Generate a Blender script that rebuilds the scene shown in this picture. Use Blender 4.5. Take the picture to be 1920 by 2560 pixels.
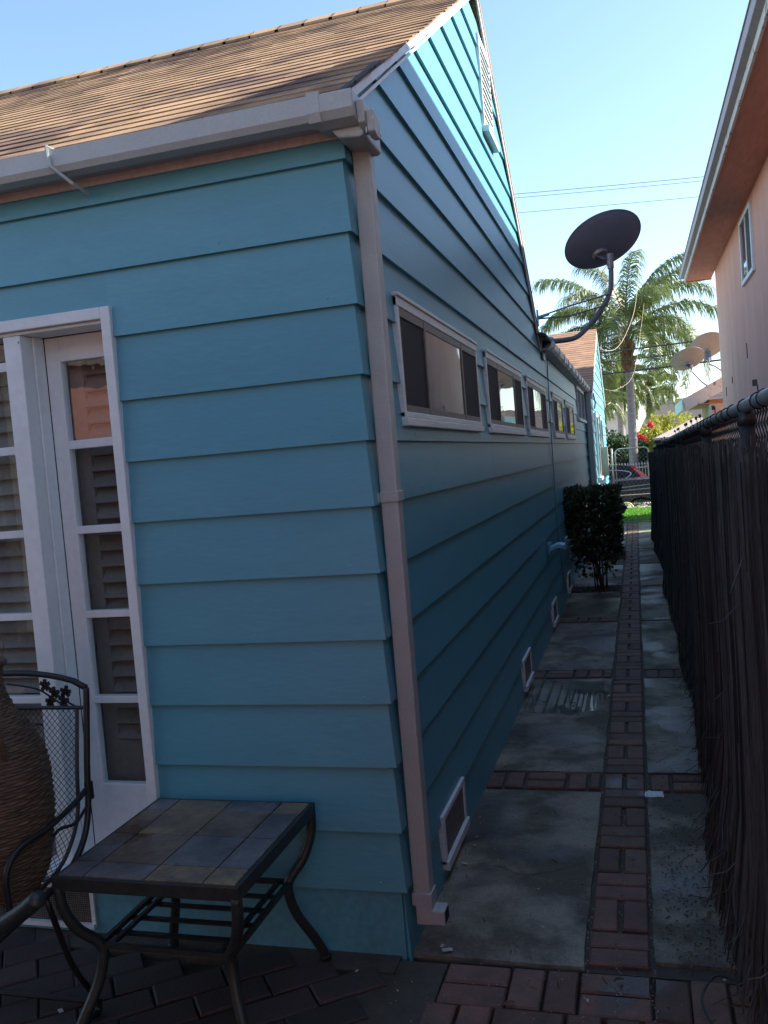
import bpy, bmesh, math, random
from mathutils import Vector, Matrix
R = math.radians
random.seed(7)
for o in list(bpy.data.objects): bpy.data.objects.remove(o)
SC = bpy.context.scene
COL = SC.collection

# ---------------------------------------------------------------- camera, sky, sun, exposure
cam = bpy.data.cameras.new('camera'); co = bpy.data.objects.new('camera', cam); COL.objects.link(co)
cam.sensor_fit = 'VERTICAL'; cam.sensor_height = 36.0; cam.lens = 31.12
cam.clip_start = 0.02; cam.clip_end = 2000
co.matrix_world = Matrix(((0.95866249, 0.06503604, 0.27701362, 0.78677051),
                          (0.2722645, 0.07326863, -0.95942887, -2.58196523),
                          (-0.08269387, 0.99518944, 0.05253288, 1.53), (0, 0, 0, 1)))
SC.camera = co
SUN_AZ = 20.0                      # degrees from +X towards +Y
SUN_EL = math.degrees(math.atan(0.808 * math.cos(R(SUN_AZ))))
w = bpy.data.worlds.new('World'); SC.world = w; w.use_nodes = True
nt = w.node_tree; bg = nt.nodes['Background']
sky = nt.nodes.new('ShaderNodeTexSky'); sky.sky_type = 'NISHITA'; sky.sun_disc = False
sky.sun_elevation = R(SUN_EL); sky.sun_rotation = R(90 - SUN_AZ)
sky.air_density = 1.0; sky.dust_density = 0.6; sky.ozone_density = 2.4
nt.links.new(sky.outputs[0], bg.inputs[0]); bg.inputs[1].default_value = 0.125
sl = bpy.data.lights.new('sun', 'SUN'); sl.energy = 5.0; sl.angle = R(0.5); sl.color = (1, .93, .82)
so = bpy.data.objects.new('sun', sl); COL.objects.link(so)
sd = Vector((math.cos(R(SUN_AZ)) * math.cos(R(SUN_EL)), math.sin(R(SUN_AZ)) * math.cos(R(SUN_EL)), math.sin(R(SUN_EL))))
so.rotation_euler = sd.to_track_quat('Z', 'Y').to_euler()
SC.view_settings.view_transform = 'Standard'; SC.view_settings.look = 'None'
SC.view_settings.exposure = 1.48; SC.view_settings.gamma = 1.0
SC.render.engine = 'CYCLES'; SC.cycles.max_bounces = 8; SC.cycles.transparent_max_bounces = 12; SC.cycles.sample_clamp_indirect = 6

# ---------------------------------------------------------------- materials
def srgb(r, g, b):
    f = lambda c: (c / 255 / 12.92) if c / 255 <= .04045 else ((c / 255 + .055) / 1.055) ** 2.4
    return (f(r), f(g), f(b))
def mat(name, col, col2=None, rough=.6, scale=6, stretch=(1, 1, 1), amt=.5, fine=60, fineamt=.12, bump=.15, bscale=80,
        island=0.0, metal=0.0, spec=.5, wet=None, coat=0.0, thr=None, hue=0.0, trans=0.0):
    m = bpy.data.materials.new(name); m.use_nodes = True; n = m.node_tree; N = n.nodes; L = n.links
    p = N['Principled BSDF']
    tc = N.new('ShaderNodeTexCoord'); mp = N.new('ShaderNodeMapping'); mp.inputs['Scale'].default_value = stretch
    L.new(tc.outputs['Object'], mp.inputs[0])
    n1 = N.new('ShaderNodeTexNoise'); n1.inputs['Scale'].default_value = scale; n1.inputs['Detail'].default_value = 6
    n1.inputs['Roughness'].default_value = .6
    L.new(mp.outputs[0], n1.inputs['Vector'])
    cr = N.new('ShaderNodeValToRGB')
    lo, hi = thr if thr else (.35, .65)
    cr.color_ramp.elements[0].position = lo; cr.color_ramp.elements[1].position = hi
    c2 = col2 if col2 else tuple(c * .75 for c in col)
    cr.color_ramp.elements[0].color = (*c2, 1); cr.color_ramp.elements[1].color = (*col, 1)
    L.new(n1.outputs[0], cr.inputs[0])
    mx = N.new('ShaderNodeMix'); mx.data_type = 'RGBA'; mx.inputs[0].default_value = amt
    mx.inputs[6].default_value = (*col, 1); L.new(cr.outputs[0], mx.inputs[7])
    out = mx.outputs[2]
    n2 = N.new('ShaderNodeTexNoise'); n2.inputs['Scale'].default_value = fine; n2.inputs['Detail'].default_value = 3
    L.new(mp.outputs[0], n2.inputs['Vector'])
    mr = N.new('ShaderNodeMapRange'); mr.inputs[1].default_value = .25; mr.inputs[2].default_value = .75
    mr.inputs[3].default_value = 1 - fineamt; mr.inputs[4].default_value = 1 + fineamt
    L.new(n2.outputs[0], mr.inputs[0]); val = mr.outputs[0]
    if island or hue:
        g = N.new('ShaderNodeNewGeometry')
    if island:
        m2 = N.new('ShaderNodeMapRange'); m2.inputs[3].default_value = 1 - island; m2.inputs[4].default_value = 1 + island
        L.new(g.outputs['Random Per Island'], m2.inputs[0])
        mu = N.new('ShaderNodeMath'); mu.operation = 'MULTIPLY'; L.new(val, mu.inputs[0]); L.new(m2.outputs[0], mu.inputs[1]); val = mu.outputs[0]
    hs = N.new('ShaderNodeHueSaturation'); L.new(out, hs.inputs['Color']); L.new(val, hs.inputs['Value'])
    if hue:
        wn = N.new('ShaderNodeTexWhiteNoise'); wn.noise_dimensions = '1D'; L.new(g.outputs['Random Per Island'], wn.inputs['W'])
        m3 = N.new('ShaderNodeMapRange'); m3.inputs[3].default_value = .5 - hue; m3.inputs[4].default_value = .5 + hue
        L.new(wn.outputs['Value'], m3.inputs[0]); L.new(m3.outputs[0], hs.inputs['Hue'])
    L.new(hs.outputs[0], p.inputs['Base Color'])
    p.inputs['Roughness'].default_value = rough; p.inputs['Metallic'].default_value = metal
    p.inputs['Specular IOR Level'].default_value = spec; p.inputs['Coat Weight'].default_value = coat
    p.inputs['Coat Roughness'].default_value = .15
    if trans:
        t = N.new('ShaderNodeBsdfTranslucent'); L.new(hs.outputs[0], t.inputs[0])
        ms = N.new('ShaderNodeMixShader'); ms.inputs[0].default_value = trans
        L.new(p.outputs[0], ms.inputs[1]); L.new(t.outputs[0], ms.inputs[2]); L.new(ms.outputs[0], N['Material Output'].inputs[0])
    if wet:
        # damp patches: darker and glossier where a broad noise is high
        n3 = N.new('ShaderNodeTexNoise'); n3.inputs['Scale'].default_value = wet[0]; n3.inputs['Detail'].default_value = 4
        n3.inputs['Distortion'].default_value = .4
        L.new(mp.outputs[0], n3.inputs['Vector'])
        r3 = N.new('ShaderNodeMapRange'); r3.interpolation_type = 'SMOOTHSTEP'; r3.inputs[1].default_value = wet[1]; r3.inputs[2].default_value = wet[1] + .10
        L.new(n3.outputs[0], r3.inputs[0])
        m4 = N.new('ShaderNodeMix'); m4.data_type = 'RGBA'; m4.blend_type = 'MULTIPLY'
        L.new(r3.outputs[0], m4.inputs[0]); L.new(hs.outputs[0], m4.inputs[6]); m4.inputs[7].default_value = (.32, .31, .31, 1)
        L.new(m4.outputs[2], p.inputs['Base Color'])
        m5 = N.new('ShaderNodeMapRange'); m5.inputs[3].default_value = rough; m5.inputs[4].default_value = wet[2]
        L.new(r3.outputs[0], m5.inputs[0]); L.new(m5.outputs[0], p.inputs['Roughness'])
    if bump:
        n4 = N.new('ShaderNodeTexNoise'); n4.inputs['Scale'].default_value = bscale; n4.inputs['Detail'].default_value = 4
        L.new(mp.outputs[0], n4.inputs['Vector'])
        b = N.new('ShaderNodeBump'); b.inputs['Strength'].default_value = bump; b.inputs['Distance'].default_value = .004
        L.new(n4.outputs[0], b.inputs['Height']); L.new(b.outputs[0], p.inputs['Normal'])
    return m
def glass_mat(name, tint, through):
    m = bpy.data.materials.new(name); m.use_nodes = True; n = m.node_tree; N = n.nodes; L = n.links
    p = N['Principled BSDF']; p.inputs['Base Color'].default_value = (*tint, 1); p.inputs['Roughness'].default_value = .02
    p.inputs['IOR'].default_value = 1.7
    if through:
        t = N.new('ShaderNodeBsdfTransparent'); gl = N.new('ShaderNodeBsdfGlossy'); gl.inputs['Roughness'].default_value = .01
        lw_ = N.new('ShaderNodeLayerWeight'); lw_.inputs[0].default_value = .5
        pw = N.new('ShaderNodeMath'); pw.operation = 'POWER'; L.new(lw_.outputs['Facing'], pw.inputs[0]); pw.inputs[1].default_value = 4
        fr = N.new('ShaderNodeMath'); fr.operation = 'MULTIPLY_ADD'; L.new(pw.outputs[0], fr.inputs[0]); fr.inputs[1].default_value = .85; fr.inputs[2].default_value = .13
        ms = N.new('ShaderNodeMixShader'); L.new(fr.outputs[0], ms.inputs[0]); L.new(t.outputs[0], ms.inputs[1]); L.new(gl.outputs[0], ms.inputs[2])
        L.new(ms.outputs[0], N['Material Output'].inputs[0])
    nn = N.new('ShaderNodeTexNoise'); nn.inputs['Scale'].default_value = 1.6
    b = N.new('ShaderNodeBump'); b.inputs['Strength'].default_value = .06; b.inputs['Distance'].default_value = .02
    L.new(nn.outputs[0], b.inputs['Height']); L.new(b.outputs[0], p.inputs['Normal'])
    if through: L.new(b.outputs[0], gl.inputs['Normal'])
    return m
M = {}
M['blue'] = mat('blue_paint', (.095, .325, .41), (.078, .28, .365), spec=.6, rough=.40, scale=2.2, amt=.6, stretch=(1, 1, 4), fine=30, fineamt=.04, bump=.18, bscale=18, island=.035)
M['blue_rough'] = mat('blue_masonry_paint', (.09, .295, .375), (.065, .225, .295), rough=.6, scale=5, fine=40, bump=.5, bscale=30)
M['white'] = mat('white_paint', (.70, .76, .77), (.61, .66, .67), rough=.45, scale=7, amt=.5, fine=40, fineamt=.05, bump=.2, bscale=40)
M['shutter'] = mat('shaded_shutter_paint', (.20, .20, .175), rough=.5, bump=.05)  # white slats, colour darkened for the shade behind the glass
M['tilebrown'] = mat('brown_slate_tile', (.21, .16, .115), (.10, .075, .06), rough=.4, scale=9, amt=.9, thr=(.4, .6), fine=60, fineamt=.2, bump=.5, bscale=40, island=.3, wet=(3.0, .52, .12))
M['old_white'] = mat('weathered_white_paint', (.62, .60, .56), (.20, .17, .15), rough=.7, scale=9, amt=1, thr=(.34, .44), fine=60, bump=.5, bscale=40)
M['cream_gutter'] = mat('taupe_gutter_paint', (.41, .455, .45), (.35, .39, .385), rough=.42, scale=8, fine=120, fineamt=.07, bump=.45, bscale=22)
M['shingle'] = mat('asphalt_shingle', (.36, .24, .145), (.12, .085, .075), rough=.9, scale=2.2, amt=.9, thr=(.38, .54), fine=220, fineamt=.28, bump=.35, bscale=220, island=.16, spec=.05)
M['shingle_brown'] = mat('brown_shingle', (.33, .20, .13), (.24, .15, .10), rough=.9, scale=4, amt=.7, fine=160, fineamt=.2, bump=.4, bscale=160, island=.15, spec=.08)
M['underlay'] = mat('tar_underlay', (.03, .028, .028), rough=.8, bump=.6, bscale=60)
M['fascia_wood'] = mat('fascia_paint', (.58, .55, .53), (.46, .43, .41), rough=.7, scale=12, bump=.5, bscale=40)
M['bronze'] = mat('bronze_aluminium', (.16, .14, .13), rough=.45, metal=.3, bump=.05)
M['silver'] = mat('silver_trim', (.66, .72, .73), (.53, .57, .58), rough=.4, scale=14, stretch=(1, .3, 4), fine=80, bump=.3, bscale=60)
M['screen'] = mat('insect_screen', (.018, .017, .02), rough=.75, bump=.3, bscale=400)
M['glass'] = glass_mat('window_glass', (.03, .03, .032), False)
M['pane'] = glass_mat('door_glass', (1, 1, 1), True)
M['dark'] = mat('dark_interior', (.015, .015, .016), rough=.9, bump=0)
M['vent_mesh'] = mat('galvanised_mesh', (.20, .19, .18), (.10, .09, .085), rough=.7, scale=30, metal=.2)
M['concrete'] = mat('old_concrete', (.30, .28, .215), (.115, .105, .08), spec=.35, rough=.85, scale=2.6, amt=1, thr=(.42, .57), fine=110, fineamt=.22, bump=.5, bscale=130, wet=(1.3, .475, .36))
M['grout'] = mat('dark_grout', (.075, .068, .05), (.03, .028, .022), rough=.85, scale=12, bump=.7, bscale=60)
M['brick'] = mat('red_brick_paver', (.175, .092, .062), (.085, .055, .042), rough=.72, scale=14, amt=.7, fine=160, fineamt=.2, bump=.6, bscale=140, island=.3, hue=.012, wet=(2.2, .60, .35))
M['cobble'] = mat('worn_paver', (.050, .036, .032), (.034, .026, .025), rough=.7, scale=12, fine=140, fineamt=.2, bump=.6, bscale=120, island=.3)
M['soil'] = mat('soil', (.05, .04, .03), (.025, .02, .016), rough=.95, scale=20, bump=1, bscale=50)
M['lawn'] = mat('lawn_green', (.14, .32, .028), (.09, .23, .02), rough=.8, scale=8, fine=90, fineamt=.3, bump=.5, island=.3, trans=.25)
M['asphalt'] = mat('asphalt', (.055, .055, .055), rough=.85, bump=.5)
M['pave'] = mat('pale_pavement', (.42, .37, .31), rough=.85)
M['reed'] = mat('dry_reed', (.080, .086, .083), (.034, .037, .037), rough=.85, scale=3, amt=.8, stretch=(4, 4, .6), fine=30, fineamt=.3, bump=.5, bscale=60, island=.75)
M['galv'] = mat('galvanised_steel', (.30, .31, .31), (.20, .21, .21), rough=.45, metal=.5, scale=20, bump=.3, bscale=120)
M['wire'] = mat('dark_wire', (.055, .055, .06), rough=.5, metal=.5, bump=0)
M['gatewhite'] = mat('pale_gate_steel', (.50, .53, .48), (.35, .38, .34), rough=.4, metal=.3, scale=20)
M['blackmetal'] = mat('black_wrought_iron', (.022, .022, .024), rough=.42, metal=.3, bump=.2, bscale=150)
M['tablemetal'] = mat('dark_green_metal', (.042, .052, .050), (.022, .028, .028), rough=.45, metal=.4, scale=15, bump=.4, bscale=90)
M['wicker'] = mat('wicker', (.11, .068, .038), (.045, .028, .018), rough=.6, scale=22, amt=.95, stretch=(1, 1, 5), fine=90, fineamt=.35, bump=.5, bscale=120)
M['leafdark'] = mat('glossy_leaf', (.05, .085, .038), (.026, .048, .022), rough=.3, scale=9, bump=0, island=.5, hue=.02, trans=.12)
M['stem'] = mat('stem_bark', (.06, .05, .04), rough=.9)
M['stucco'] = mat('salmon_stucco', (.82, .445, .325), (.68, .34, .24), rough=.9, scale=1.2, amt=.7, stretch=(2.5, 2.5, .5), fine=40, fineamt=.10, bump=.6, bscale=70)
M['stucco_lit'] = mat('apricot_lit_stucco', (.60, .34, .20), rough=.9)  # orange light on the outbuilding's wall and soffit is put into this colour
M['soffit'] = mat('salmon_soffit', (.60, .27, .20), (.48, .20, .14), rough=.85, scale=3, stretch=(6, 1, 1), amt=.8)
M['gutter_old'] = mat('grey_purple_gutter', (.36, .33, .36), (.28, .24, .25), rough=.5, scale=10)
M['dish'] = mat('grey_dish_paint', (.17, .21, .31), rough=.5, fine=200, bump=.1)
M['dishpale'] = mat('beige_dish_paint', (.34, .29, .27), rough=.5, bump=.1)
M['mast'] = mat('grey_mast_paint', (.13, .14, .17), rough=.45, bump=.1)
M['mastpale'] = mat('beige_mast_paint', (.45, .38, .34), rough=.5)
M['bracket'] = mat('cast_bracket', (.22, .23, .27), rough=.4, metal=.4)
M['cable'] = mat('cream_cable', (.36, .31, .22), rough=.6, bump=0)
M['bluecable'] = mat('blue_painted_cable', (.10, .25, .31), rough=.5, bump=0)
M['linewire'] = mat('black_power_line', (.03, .035, .04), rough=.7, bump=0)
M['palmleaf'] = mat('palm_leaflet', (.16, .21, .06), (.075, .12, .035), rough=.4, scale=1.2, bump=0, island=.4, hue=.015, trans=.4)
M['palmdry'] = mat('dry_frond', (.30, .20, .08), rough=.8, bump=0, island=.3, trans=.3)
M['palmtrunk'] = mat('palm_trunk', (.31, .28, .26), (.20, .18, .17), rough=.9, scale=3, stretch=(1, 1, 8), amt=.8, bump=.6, bscale=20)
M['boot'] = mat('palm_boot_fibre', (.20, .12, .06), (.10, .06, .035), rough=.95, scale=8, bump=1, bscale=20)
M['hedge'] = mat('hedge_leaf', (.045, .095, .028), (.03, .06, .02), rough=.45, scale=2, bump=0, island=.4, hue=.02, trans=.3)
M['yellowleaf'] = mat('yellow_green_leaf', (.42, .42, .06), (.22, .27, .045), rough=.5, scale=1.5, bump=0, island=.35, hue=.02, trans=.35)
M['redflower'] = mat('red_petal', (.62, .03, .045), rough=.5, bump=0, island=.2, trans=.3)
M['carblack'] = mat('black_car_paint', (.012, .013, .022), rough=.25, bump=0, fineamt=0, coat=.2, spec=.3)
M['carred'] = mat('red_car_paint', (.55, .018, .02), rough=.2, bump=0, fineamt=0, coat=1)
M['carglass'] = mat('tinted_glass', (.01, .011, .018), rough=.15, bump=0, fineamt=0, spec=.12)
M['taillight'] = mat('red_tail_lamp', (.6, .015, .02), rough=.15, bump=0, coat=1)
M['chrome'] = mat('chrome', (.7, .72, .75), rough=.12, metal=1, bump=0, fineamt=0)
M['tyre'] = mat('tyre_rubber', (.02, .02, .02), rough=.85)
M['alloy'] = mat('alloy_rim', (.45, .45, .47), rough=.3, metal=.8)
M['greyroof'] = mat('grey_tan_roofing', (.33, .28, .25), (.27, .23, .21), rough=.9, scale=2, stretch=(1, 1, 5))
M['beigewall'] = mat('beige_render', (.50, .42, .34), rough=.9)
M['palewall'] = mat('pale_grey_render', (.55, .53, .50), rough=.9)
M['tile'] = mat('slate_tile', (.20, .195, .20), (.075, .075, .08), rough=.38, scale=9, amt=.9, fine=60, fineamt=.2, bump=.5, bscale=40, island=.35, wet=(3.2, .54, .12))
M['tiletan'] = mat('ochre_slate_tile', (.25, .19, .11), (.12, .10, .075), rough=.42, scale=9, amt=.9, thr=(.4, .6), fine=60, fineamt=.2, bump=.5, bscale=40, island=.2, wet=(3.2, .58, .14))
M['brownleaf'] = mat('dry_leaf', (.13, .075, .04), rough=.8, bump=0, island=.4)
M['paleflake'] = mat('pale_flake', (.5, .48, .44), rough=.8, bump=0)
M['tanhoop'] = mat('tan_hose', (.75, .58, .26), rough=.5)
wm = bpy.data.materials.new('puddle_water'); wm.use_nodes = True
WN = wm.node_tree.nodes; WL = wm.node_tree.links
_t = WN.new('ShaderNodeBsdfTransparent'); _t.inputs[0].default_value = (.80, .82, .82, 1); _g = WN.new('ShaderNodeBsdfGlossy'); _g.inputs['Roughness'].default_value = .01
_w = WN.new('ShaderNodeLayerWeight'); _w.inputs[0].default_value = .5; _p = WN.new('ShaderNodeMath'); _p.operation = 'POWER'; _p.inputs[1].default_value = 5
_m = WN.new('ShaderNodeMath'); _m.operation = 'MULTIPLY_ADD'; _m.inputs[1].default_value = .95; _m.inputs[2].default_value = .03
_x = WN.new('ShaderNodeMixShader'); WL.new(_w.outputs['Facing'], _p.inputs[0]); WL.new(_p.outputs[0], _m.inputs[0]); WL.new(_m.outputs[0], _x.inputs[0])
WL.new(_t.outputs[0], _x.inputs[1]); WL.new(_g.outputs[0], _x.inputs[2]); WL.new(_x.outputs[0], WN['Material Output'].inputs[0])
M['water'] = wm

# ---------------------------------------------------------------- mesh helpers
ORG = {}
class MB:
    def __init__(s): s.v = []; s.f = []
    def add(s, vs, fs):
        b = len(s.v); s.v += [tuple(v) for v in vs]; s.f += [tuple(b + i for i in f) for f in fs]; return s
    def box(s, x0, x1, y0, y1, z0, z1):
        return s.add([(x0, y0, z0), (x1, y0, z0), (x1, y1, z0), (x0, y1, z0), (x0, y0, z1), (x1, y0, z1), (x1, y1, z1), (x0, y1, z1)],
                     [(0, 3, 2, 1), (4, 5, 6, 7), (0, 1, 5, 4), (1, 2, 6, 5), (2, 3, 7, 6), (3, 0, 4, 7)])
    def hexa(s, p):
        return s.add(p, [(0, 3, 2, 1), (4, 5, 6, 7), (0, 1, 5, 4), (1, 2, 6, 5), (2, 3, 7, 6), (3, 0, 4, 7)])
    def obox(s, c, ax, ay, az, hx, hy, hz):
        c = Vector(c); ax = Vector(ax).normalized() * hx; ay = Vector(ay).normalized() * hy; az = Vector(az).normalized() * hz
        return s.hexa([c - ax - ay - az, c + ax - ay - az, c + ax + ay - az, c - ax + ay - az, c - ax - ay + az, c + ax - ay + az, c + ax + ay + az, c - ax + ay + az])
    def bar(s, a, b, w, h, up=(0, 0, 1)):
        a = Vector(a); b = Vector(b); d = (b - a); l = d.length; d.normalize(); up = Vector(up)
        sx = d.cross(up)
        if sx.length < 1e-4: sx = d.cross(Vector((1, 0, 0)))
        sx.normalize(); u = sx.cross(d)
        return s.obox((a + b) / 2, d, sx, u, l / 2, w / 2, h / 2)
    def prism(s, poly, axis, a, b):
        # poly: 2D points in the two other axes (in order xyz without axis)
        def mk(p, t):
            q = list(p); q.insert(axis, t); return tuple(q)
        n = len(poly)
        vs = [mk(p, a) for p in poly] + [mk(p, b) for p in poly]
        fs = [tuple(range(n))[::-1], tuple(range(n, 2 * n))] + [(i, (i + 1) % n, n + (i + 1) % n, n + i) for i in range(n)]
        return s.add(vs, fs)
    def tube(s, pts, r, n=8, cap=True, flat=None):
        pts = [Vector(p) for p in pts]; m = len(pts); rs = r if isinstance(r, (list, tuple)) else [r] * m
        prev = None; rings = []
        for i, p in enumerate(pts):
            t = (pts[min(i + 1, m - 1)] - pts[max(i - 1, 0)])
            if t.length < 1e-9: t = Vector((0, 0, 1))
            t.normalize()
            if prev is None:
                a = Vector((0, 0, 1)) if abs(t.z) < .9 else Vector((1, 0, 0))
                u = t.cross(a).normalized()
            else:
                u = (prev - t * prev.dot(t)); u.normalize()
            prev = u; v = t.cross(u)
            rings.append([p + (u * math.cos(2 * math.pi * k / n) + v * math.sin(2 * math.pi * k / n)) * rs[i] for k in range(n)])
        vs = [q for rg in rings for q in rg]
        fs = [(i * n + k, i * n + (k + 1) % n, (i + 1) * n + (k + 1) % n, (i + 1) * n + k) for i in range(m - 1) for k in range(n)]
        if cap: fs += [tuple(range(n))[::-1], tuple((m - 1) * n + k for k in range(n))]
        return s.add(vs, fs)
    def lathe(s, prof, c, n=24):
        vs = []; m = len(prof)
        for (r, z) in prof:
            for k in range(n):
                a = 2 * math.pi * k / n; vs.append((c[0] + r * math.cos(a), c[1] + r * math.sin(a), c[2] + z))
        fs = [(i * n + k, i * n + (k + 1) % n, (i + 1) * n + (k + 1) % n, (i + 1) * n + k) for i in range(m - 1) for k in range(n)]
        return s.add(vs, fs)
    def build(s, name, m, parent=None, smooth=False, bevel=0, org=None):
        if parent is not None: o0 = ORG[parent.name]
        else: o0 = Vector(org) if org is not None else Vector((0, 0, 0))
        me = bpy.data.meshes.new(name)
        me.from_pydata([tuple(Vector(v) - o0) for v in s.v], [], s.f); me.update()
        if len(s.v) < 90000:
            bb_ = bmesh.new(); bb_.from_mesh(me); bmesh.ops.recalc_face_normals(bb_, faces=bb_.faces); bb_.to_mesh(me); bb_.free()
        me.materials.append(M[m] if isinstance(m, str) else m)
        ob = bpy.data.objects.new(name, me); COL.objects.link(ob)
        if parent is not None: ob.parent = parent
        else: ob.location = o0
        ORG[ob.name] = o0
        if smooth:
            for p in me.polygons: p.use_smooth = True
        if bevel:
            b = ob.modifiers.new('b', 'BEVEL'); b.width = bevel; b.segments = 2; b.limit_method = 'ANGLE'; b.angle_limit = R(40)
        return ob
def root(name, loc, label, cat, group=None):
    o = bpy.data.objects.new(name, None); COL.objects.link(o); o.location = loc; ORG[o.name] = Vector(loc); o.empty_display_size = .1
    return tag(o, label, cat, group)
def tag(o, label=None, cat=None, group=None, kind=None):
    if label: o['label'] = label
    if cat: o['category'] = cat
    if group: o['group'] = group
    if kind: o['kind'] = kind
    return o
def struct(o, kind='structure'): o['kind'] = kind; return o
def crom(pts, n=6):
    pts = [Vector(p) for p in pts]; P = [pts[0] * 2 - pts[1]] + pts + [pts[-1] * 2 - pts[-2]]; out = []
    for i in range(1, len(P) - 2):
        for k in range(n):
            t = k / n; a, b, c, d = P[i - 1], P[i], P[i + 1], P[i + 2]
            out.append(.5 * ((2 * b) + (c - a) * t + (2 * a - 5 * b + 4 * c - d) * t * t + (3 * b - a - 3 * c + d) * t ** 3))
    return out + [pts[-1]]
def copy_tree(o, loc, parent=None):
    c = o.copy(); COL.objects.link(c)
    if parent is None: c.location = loc
    else: c.parent = parent
    for ch in [x for x in bpy.data.objects if x.parent == o]: copy_tree(ch, None, c)
    return c
U = random.uniform

# ================================================================ GROUND
g = MB().box(-60, 60, -60, 19.6, -.5, -.030); struct(g.build('ground', 'soil'))
struct(MB().box(-60, 60, 19.6, 22.4, -.5, -.05).build('pavement', 'pave'))
struct(MB().box(-60, 60, 22.4, 31.5, -1.4, -.75).build('road', 'asphalt'))
struct(MB().box(-60, 60, 31.5, 400, -1.4, -.60).build('far_ground', 'pave'))
# lawn: a green sheet plus blades
lw = MB().box(-4, 6, 15.6, 19.6, -.03, .0)
struct(lw.build('lawn', 'lawn'))
gb = MB()
for i in range(11000):
    x = U(-.3, 2.2); y = U(15.65, 19.6); h = U(.02, .05); a = U(0, 6.28); dx = math.cos(a) * .006; dy = math.sin(a) * .006; l = U(-.02, .02)
    gb.add([(x - dx, y - dy, 0), (x + dx, y + dy, 0), (x + l, y + l, h)], [(0, 1, 2)])
tag(gb.build('grass', 'lawn'), 'short sunlit lawn grass beyond the wire gate', 'grass', kind='stuff')
# concrete slabs
sl_ = MB()
ys = [(0.0, 1.40), (1.635, 3.405), (3.635, 5.36), (5.60, 7.06), (7.48, 9.2), (9.25, 10.9), (10.95, 12.9), (12.95, 15.5)]
def slab(x0, x1, y0, y1):
    # subdivided a little with worn edges
    nx = max(2, int((x1 - x0) / .12)); ny = max(2, int((y1 - y0) / .12)); vs = []; fs = []
    for j in range(ny + 1):
        for i in range(nx + 1):
            x = x0 + (x1 - x0) * i / nx; y = y0 + (y1 - y0) * j / ny
            e = (i in (0, nx)) or (j in (0, ny))
            if i in (0, nx): x += U(-.004, .004)
            if j in (0, ny): y += U(-.004, .004)
            vs.append((x, y, (-.005 if e else 0) + U(-.0012, .0012)))
    for j in range(ny):
        for i in range(nx): b = j * (nx + 1) + i; fs.append((b, b + 1, b + nx + 2, b + nx + 1))
    # skirt
    ring = [i for i in range(nx + 1)] + [j * (nx + 1) + nx for j in range(1, ny + 1)] + [ny * (nx + 1) + i for i in range(nx - 1, -1, -1)] + [j * (nx + 1) for j in range(ny - 1, 0, -1)]
    b = len(vs)
    for r_ in ring: vs.append((vs[r_][0], vs[r_][1], -.03))
    for k in range(len(ring)): fs.append((ring[k], b + k, b + (k + 1) % len(ring), ring[(k + 1) % len(ring)]))
    sl_.add(vs, fs)
for (a, b) in ys: slab(-.02, .538, a + .008, b - .008)
for (a, b) in [(.05, 1.40), (1.635, 3.39), (3.62, 5.34), (5.40, 7.30), (7.42, 9.2), (9.25, 10.9), (10.95, 12.9), (12.95, 15.5)]: slab(.742, 1.3, a + .008, b - .008)
def crack(pts, w_=.0011):
    mb = MB(); q = crom(pts, 8)
    for a, b in zip(q[:-1], q[1:]):
        a = Vector((a.x + U(-.004, .004), a.y + U(-.004, .004), .0024)); d = (b - a); d.z = 0; n_ = Vector((-d.y, d.x, 0)).normalized() * w_ * U(.5, 1.4)
        mb.add([a - n_, a + n_, Vector((b.x, b.y, .0024)) + n_, Vector((b.x, b.y, .0024)) - n_], [(0, 1, 2, 3)])
    return mb
for k_, p_ in enumerate([[(.02, .55, 0), (.18, .62, 0), (.30, .56, 0), (.50, .66, 0)], [(.10, 2.0, 0), (.25, 2.2, 0), (.53, 2.18, 0)], [(.76, .7, 0), (.86, .82, 0), (1.0, .80, 0)], [(.05, 4.6, 0), (.3, 4.5, 0), (.53, 4.62, 0)], [(.78, 2.6, 0), (.9, 2.5, 0), (1.05, 2.62, 0)]]):
    struct(crack(p_).build('path_crack', 'grout'))
so_ = sl_.build('concrete_path', 'concrete', smooth=False); struct(so_)
# bricks
def brick(mb, x0, x1, y0, y1, z=0, j=.002, ang=0, c=None):
    z += U(-.003, .002); g_ = .004
    x0 += g_ + U(-j, j) * .5; x1 -= g_ - U(-j, j) * .5; y0 += g_ + U(-j, j) * .5; y1 -= g_ - U(-j, j) * .5
    t = .005; tl = [U(-.002, .002) for _ in range(4)]; x0 += U(0, .002); y0 += U(0, .002)
    P = [(x0, y0, -.03), (x1, y0, -.03), (x1, y1, -.03), (x0, y1, -.03), (x0, y0, z - t), (x1, y0, z - t), (x1, y1, z - t), (x0, y1, z - t),
         (x0 + t, y0 + t, z + tl[0]), (x1 - t, y0 + t, z + tl[1]), (x1 - t, y1 - t, z + tl[2]), (x0 + t, y1 - t, z + tl[3])]
    if ang:
        ca, sa = math.cos(ang), math.sin(ang)
        P = [(c[0] + (p[0]) * ca - (p[1]) * sa, c[1] + p[0] * sa + p[1] * ca, p[2]) for p in P]
    mb.add(P, [(0, 1, 5, 4), (1, 2, 6, 5), (2, 3, 7, 6), (3, 0, 4, 7), (4, 5, 9, 8), (5, 6, 10, 9), (6, 7, 11, 10), (7, 4, 8, 11), (8, 9, 10, 11)])
bk = MB()
x0, x1 = .548, .732; y = .02
xm = (x0 + x1) / 2; k = 0
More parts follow.
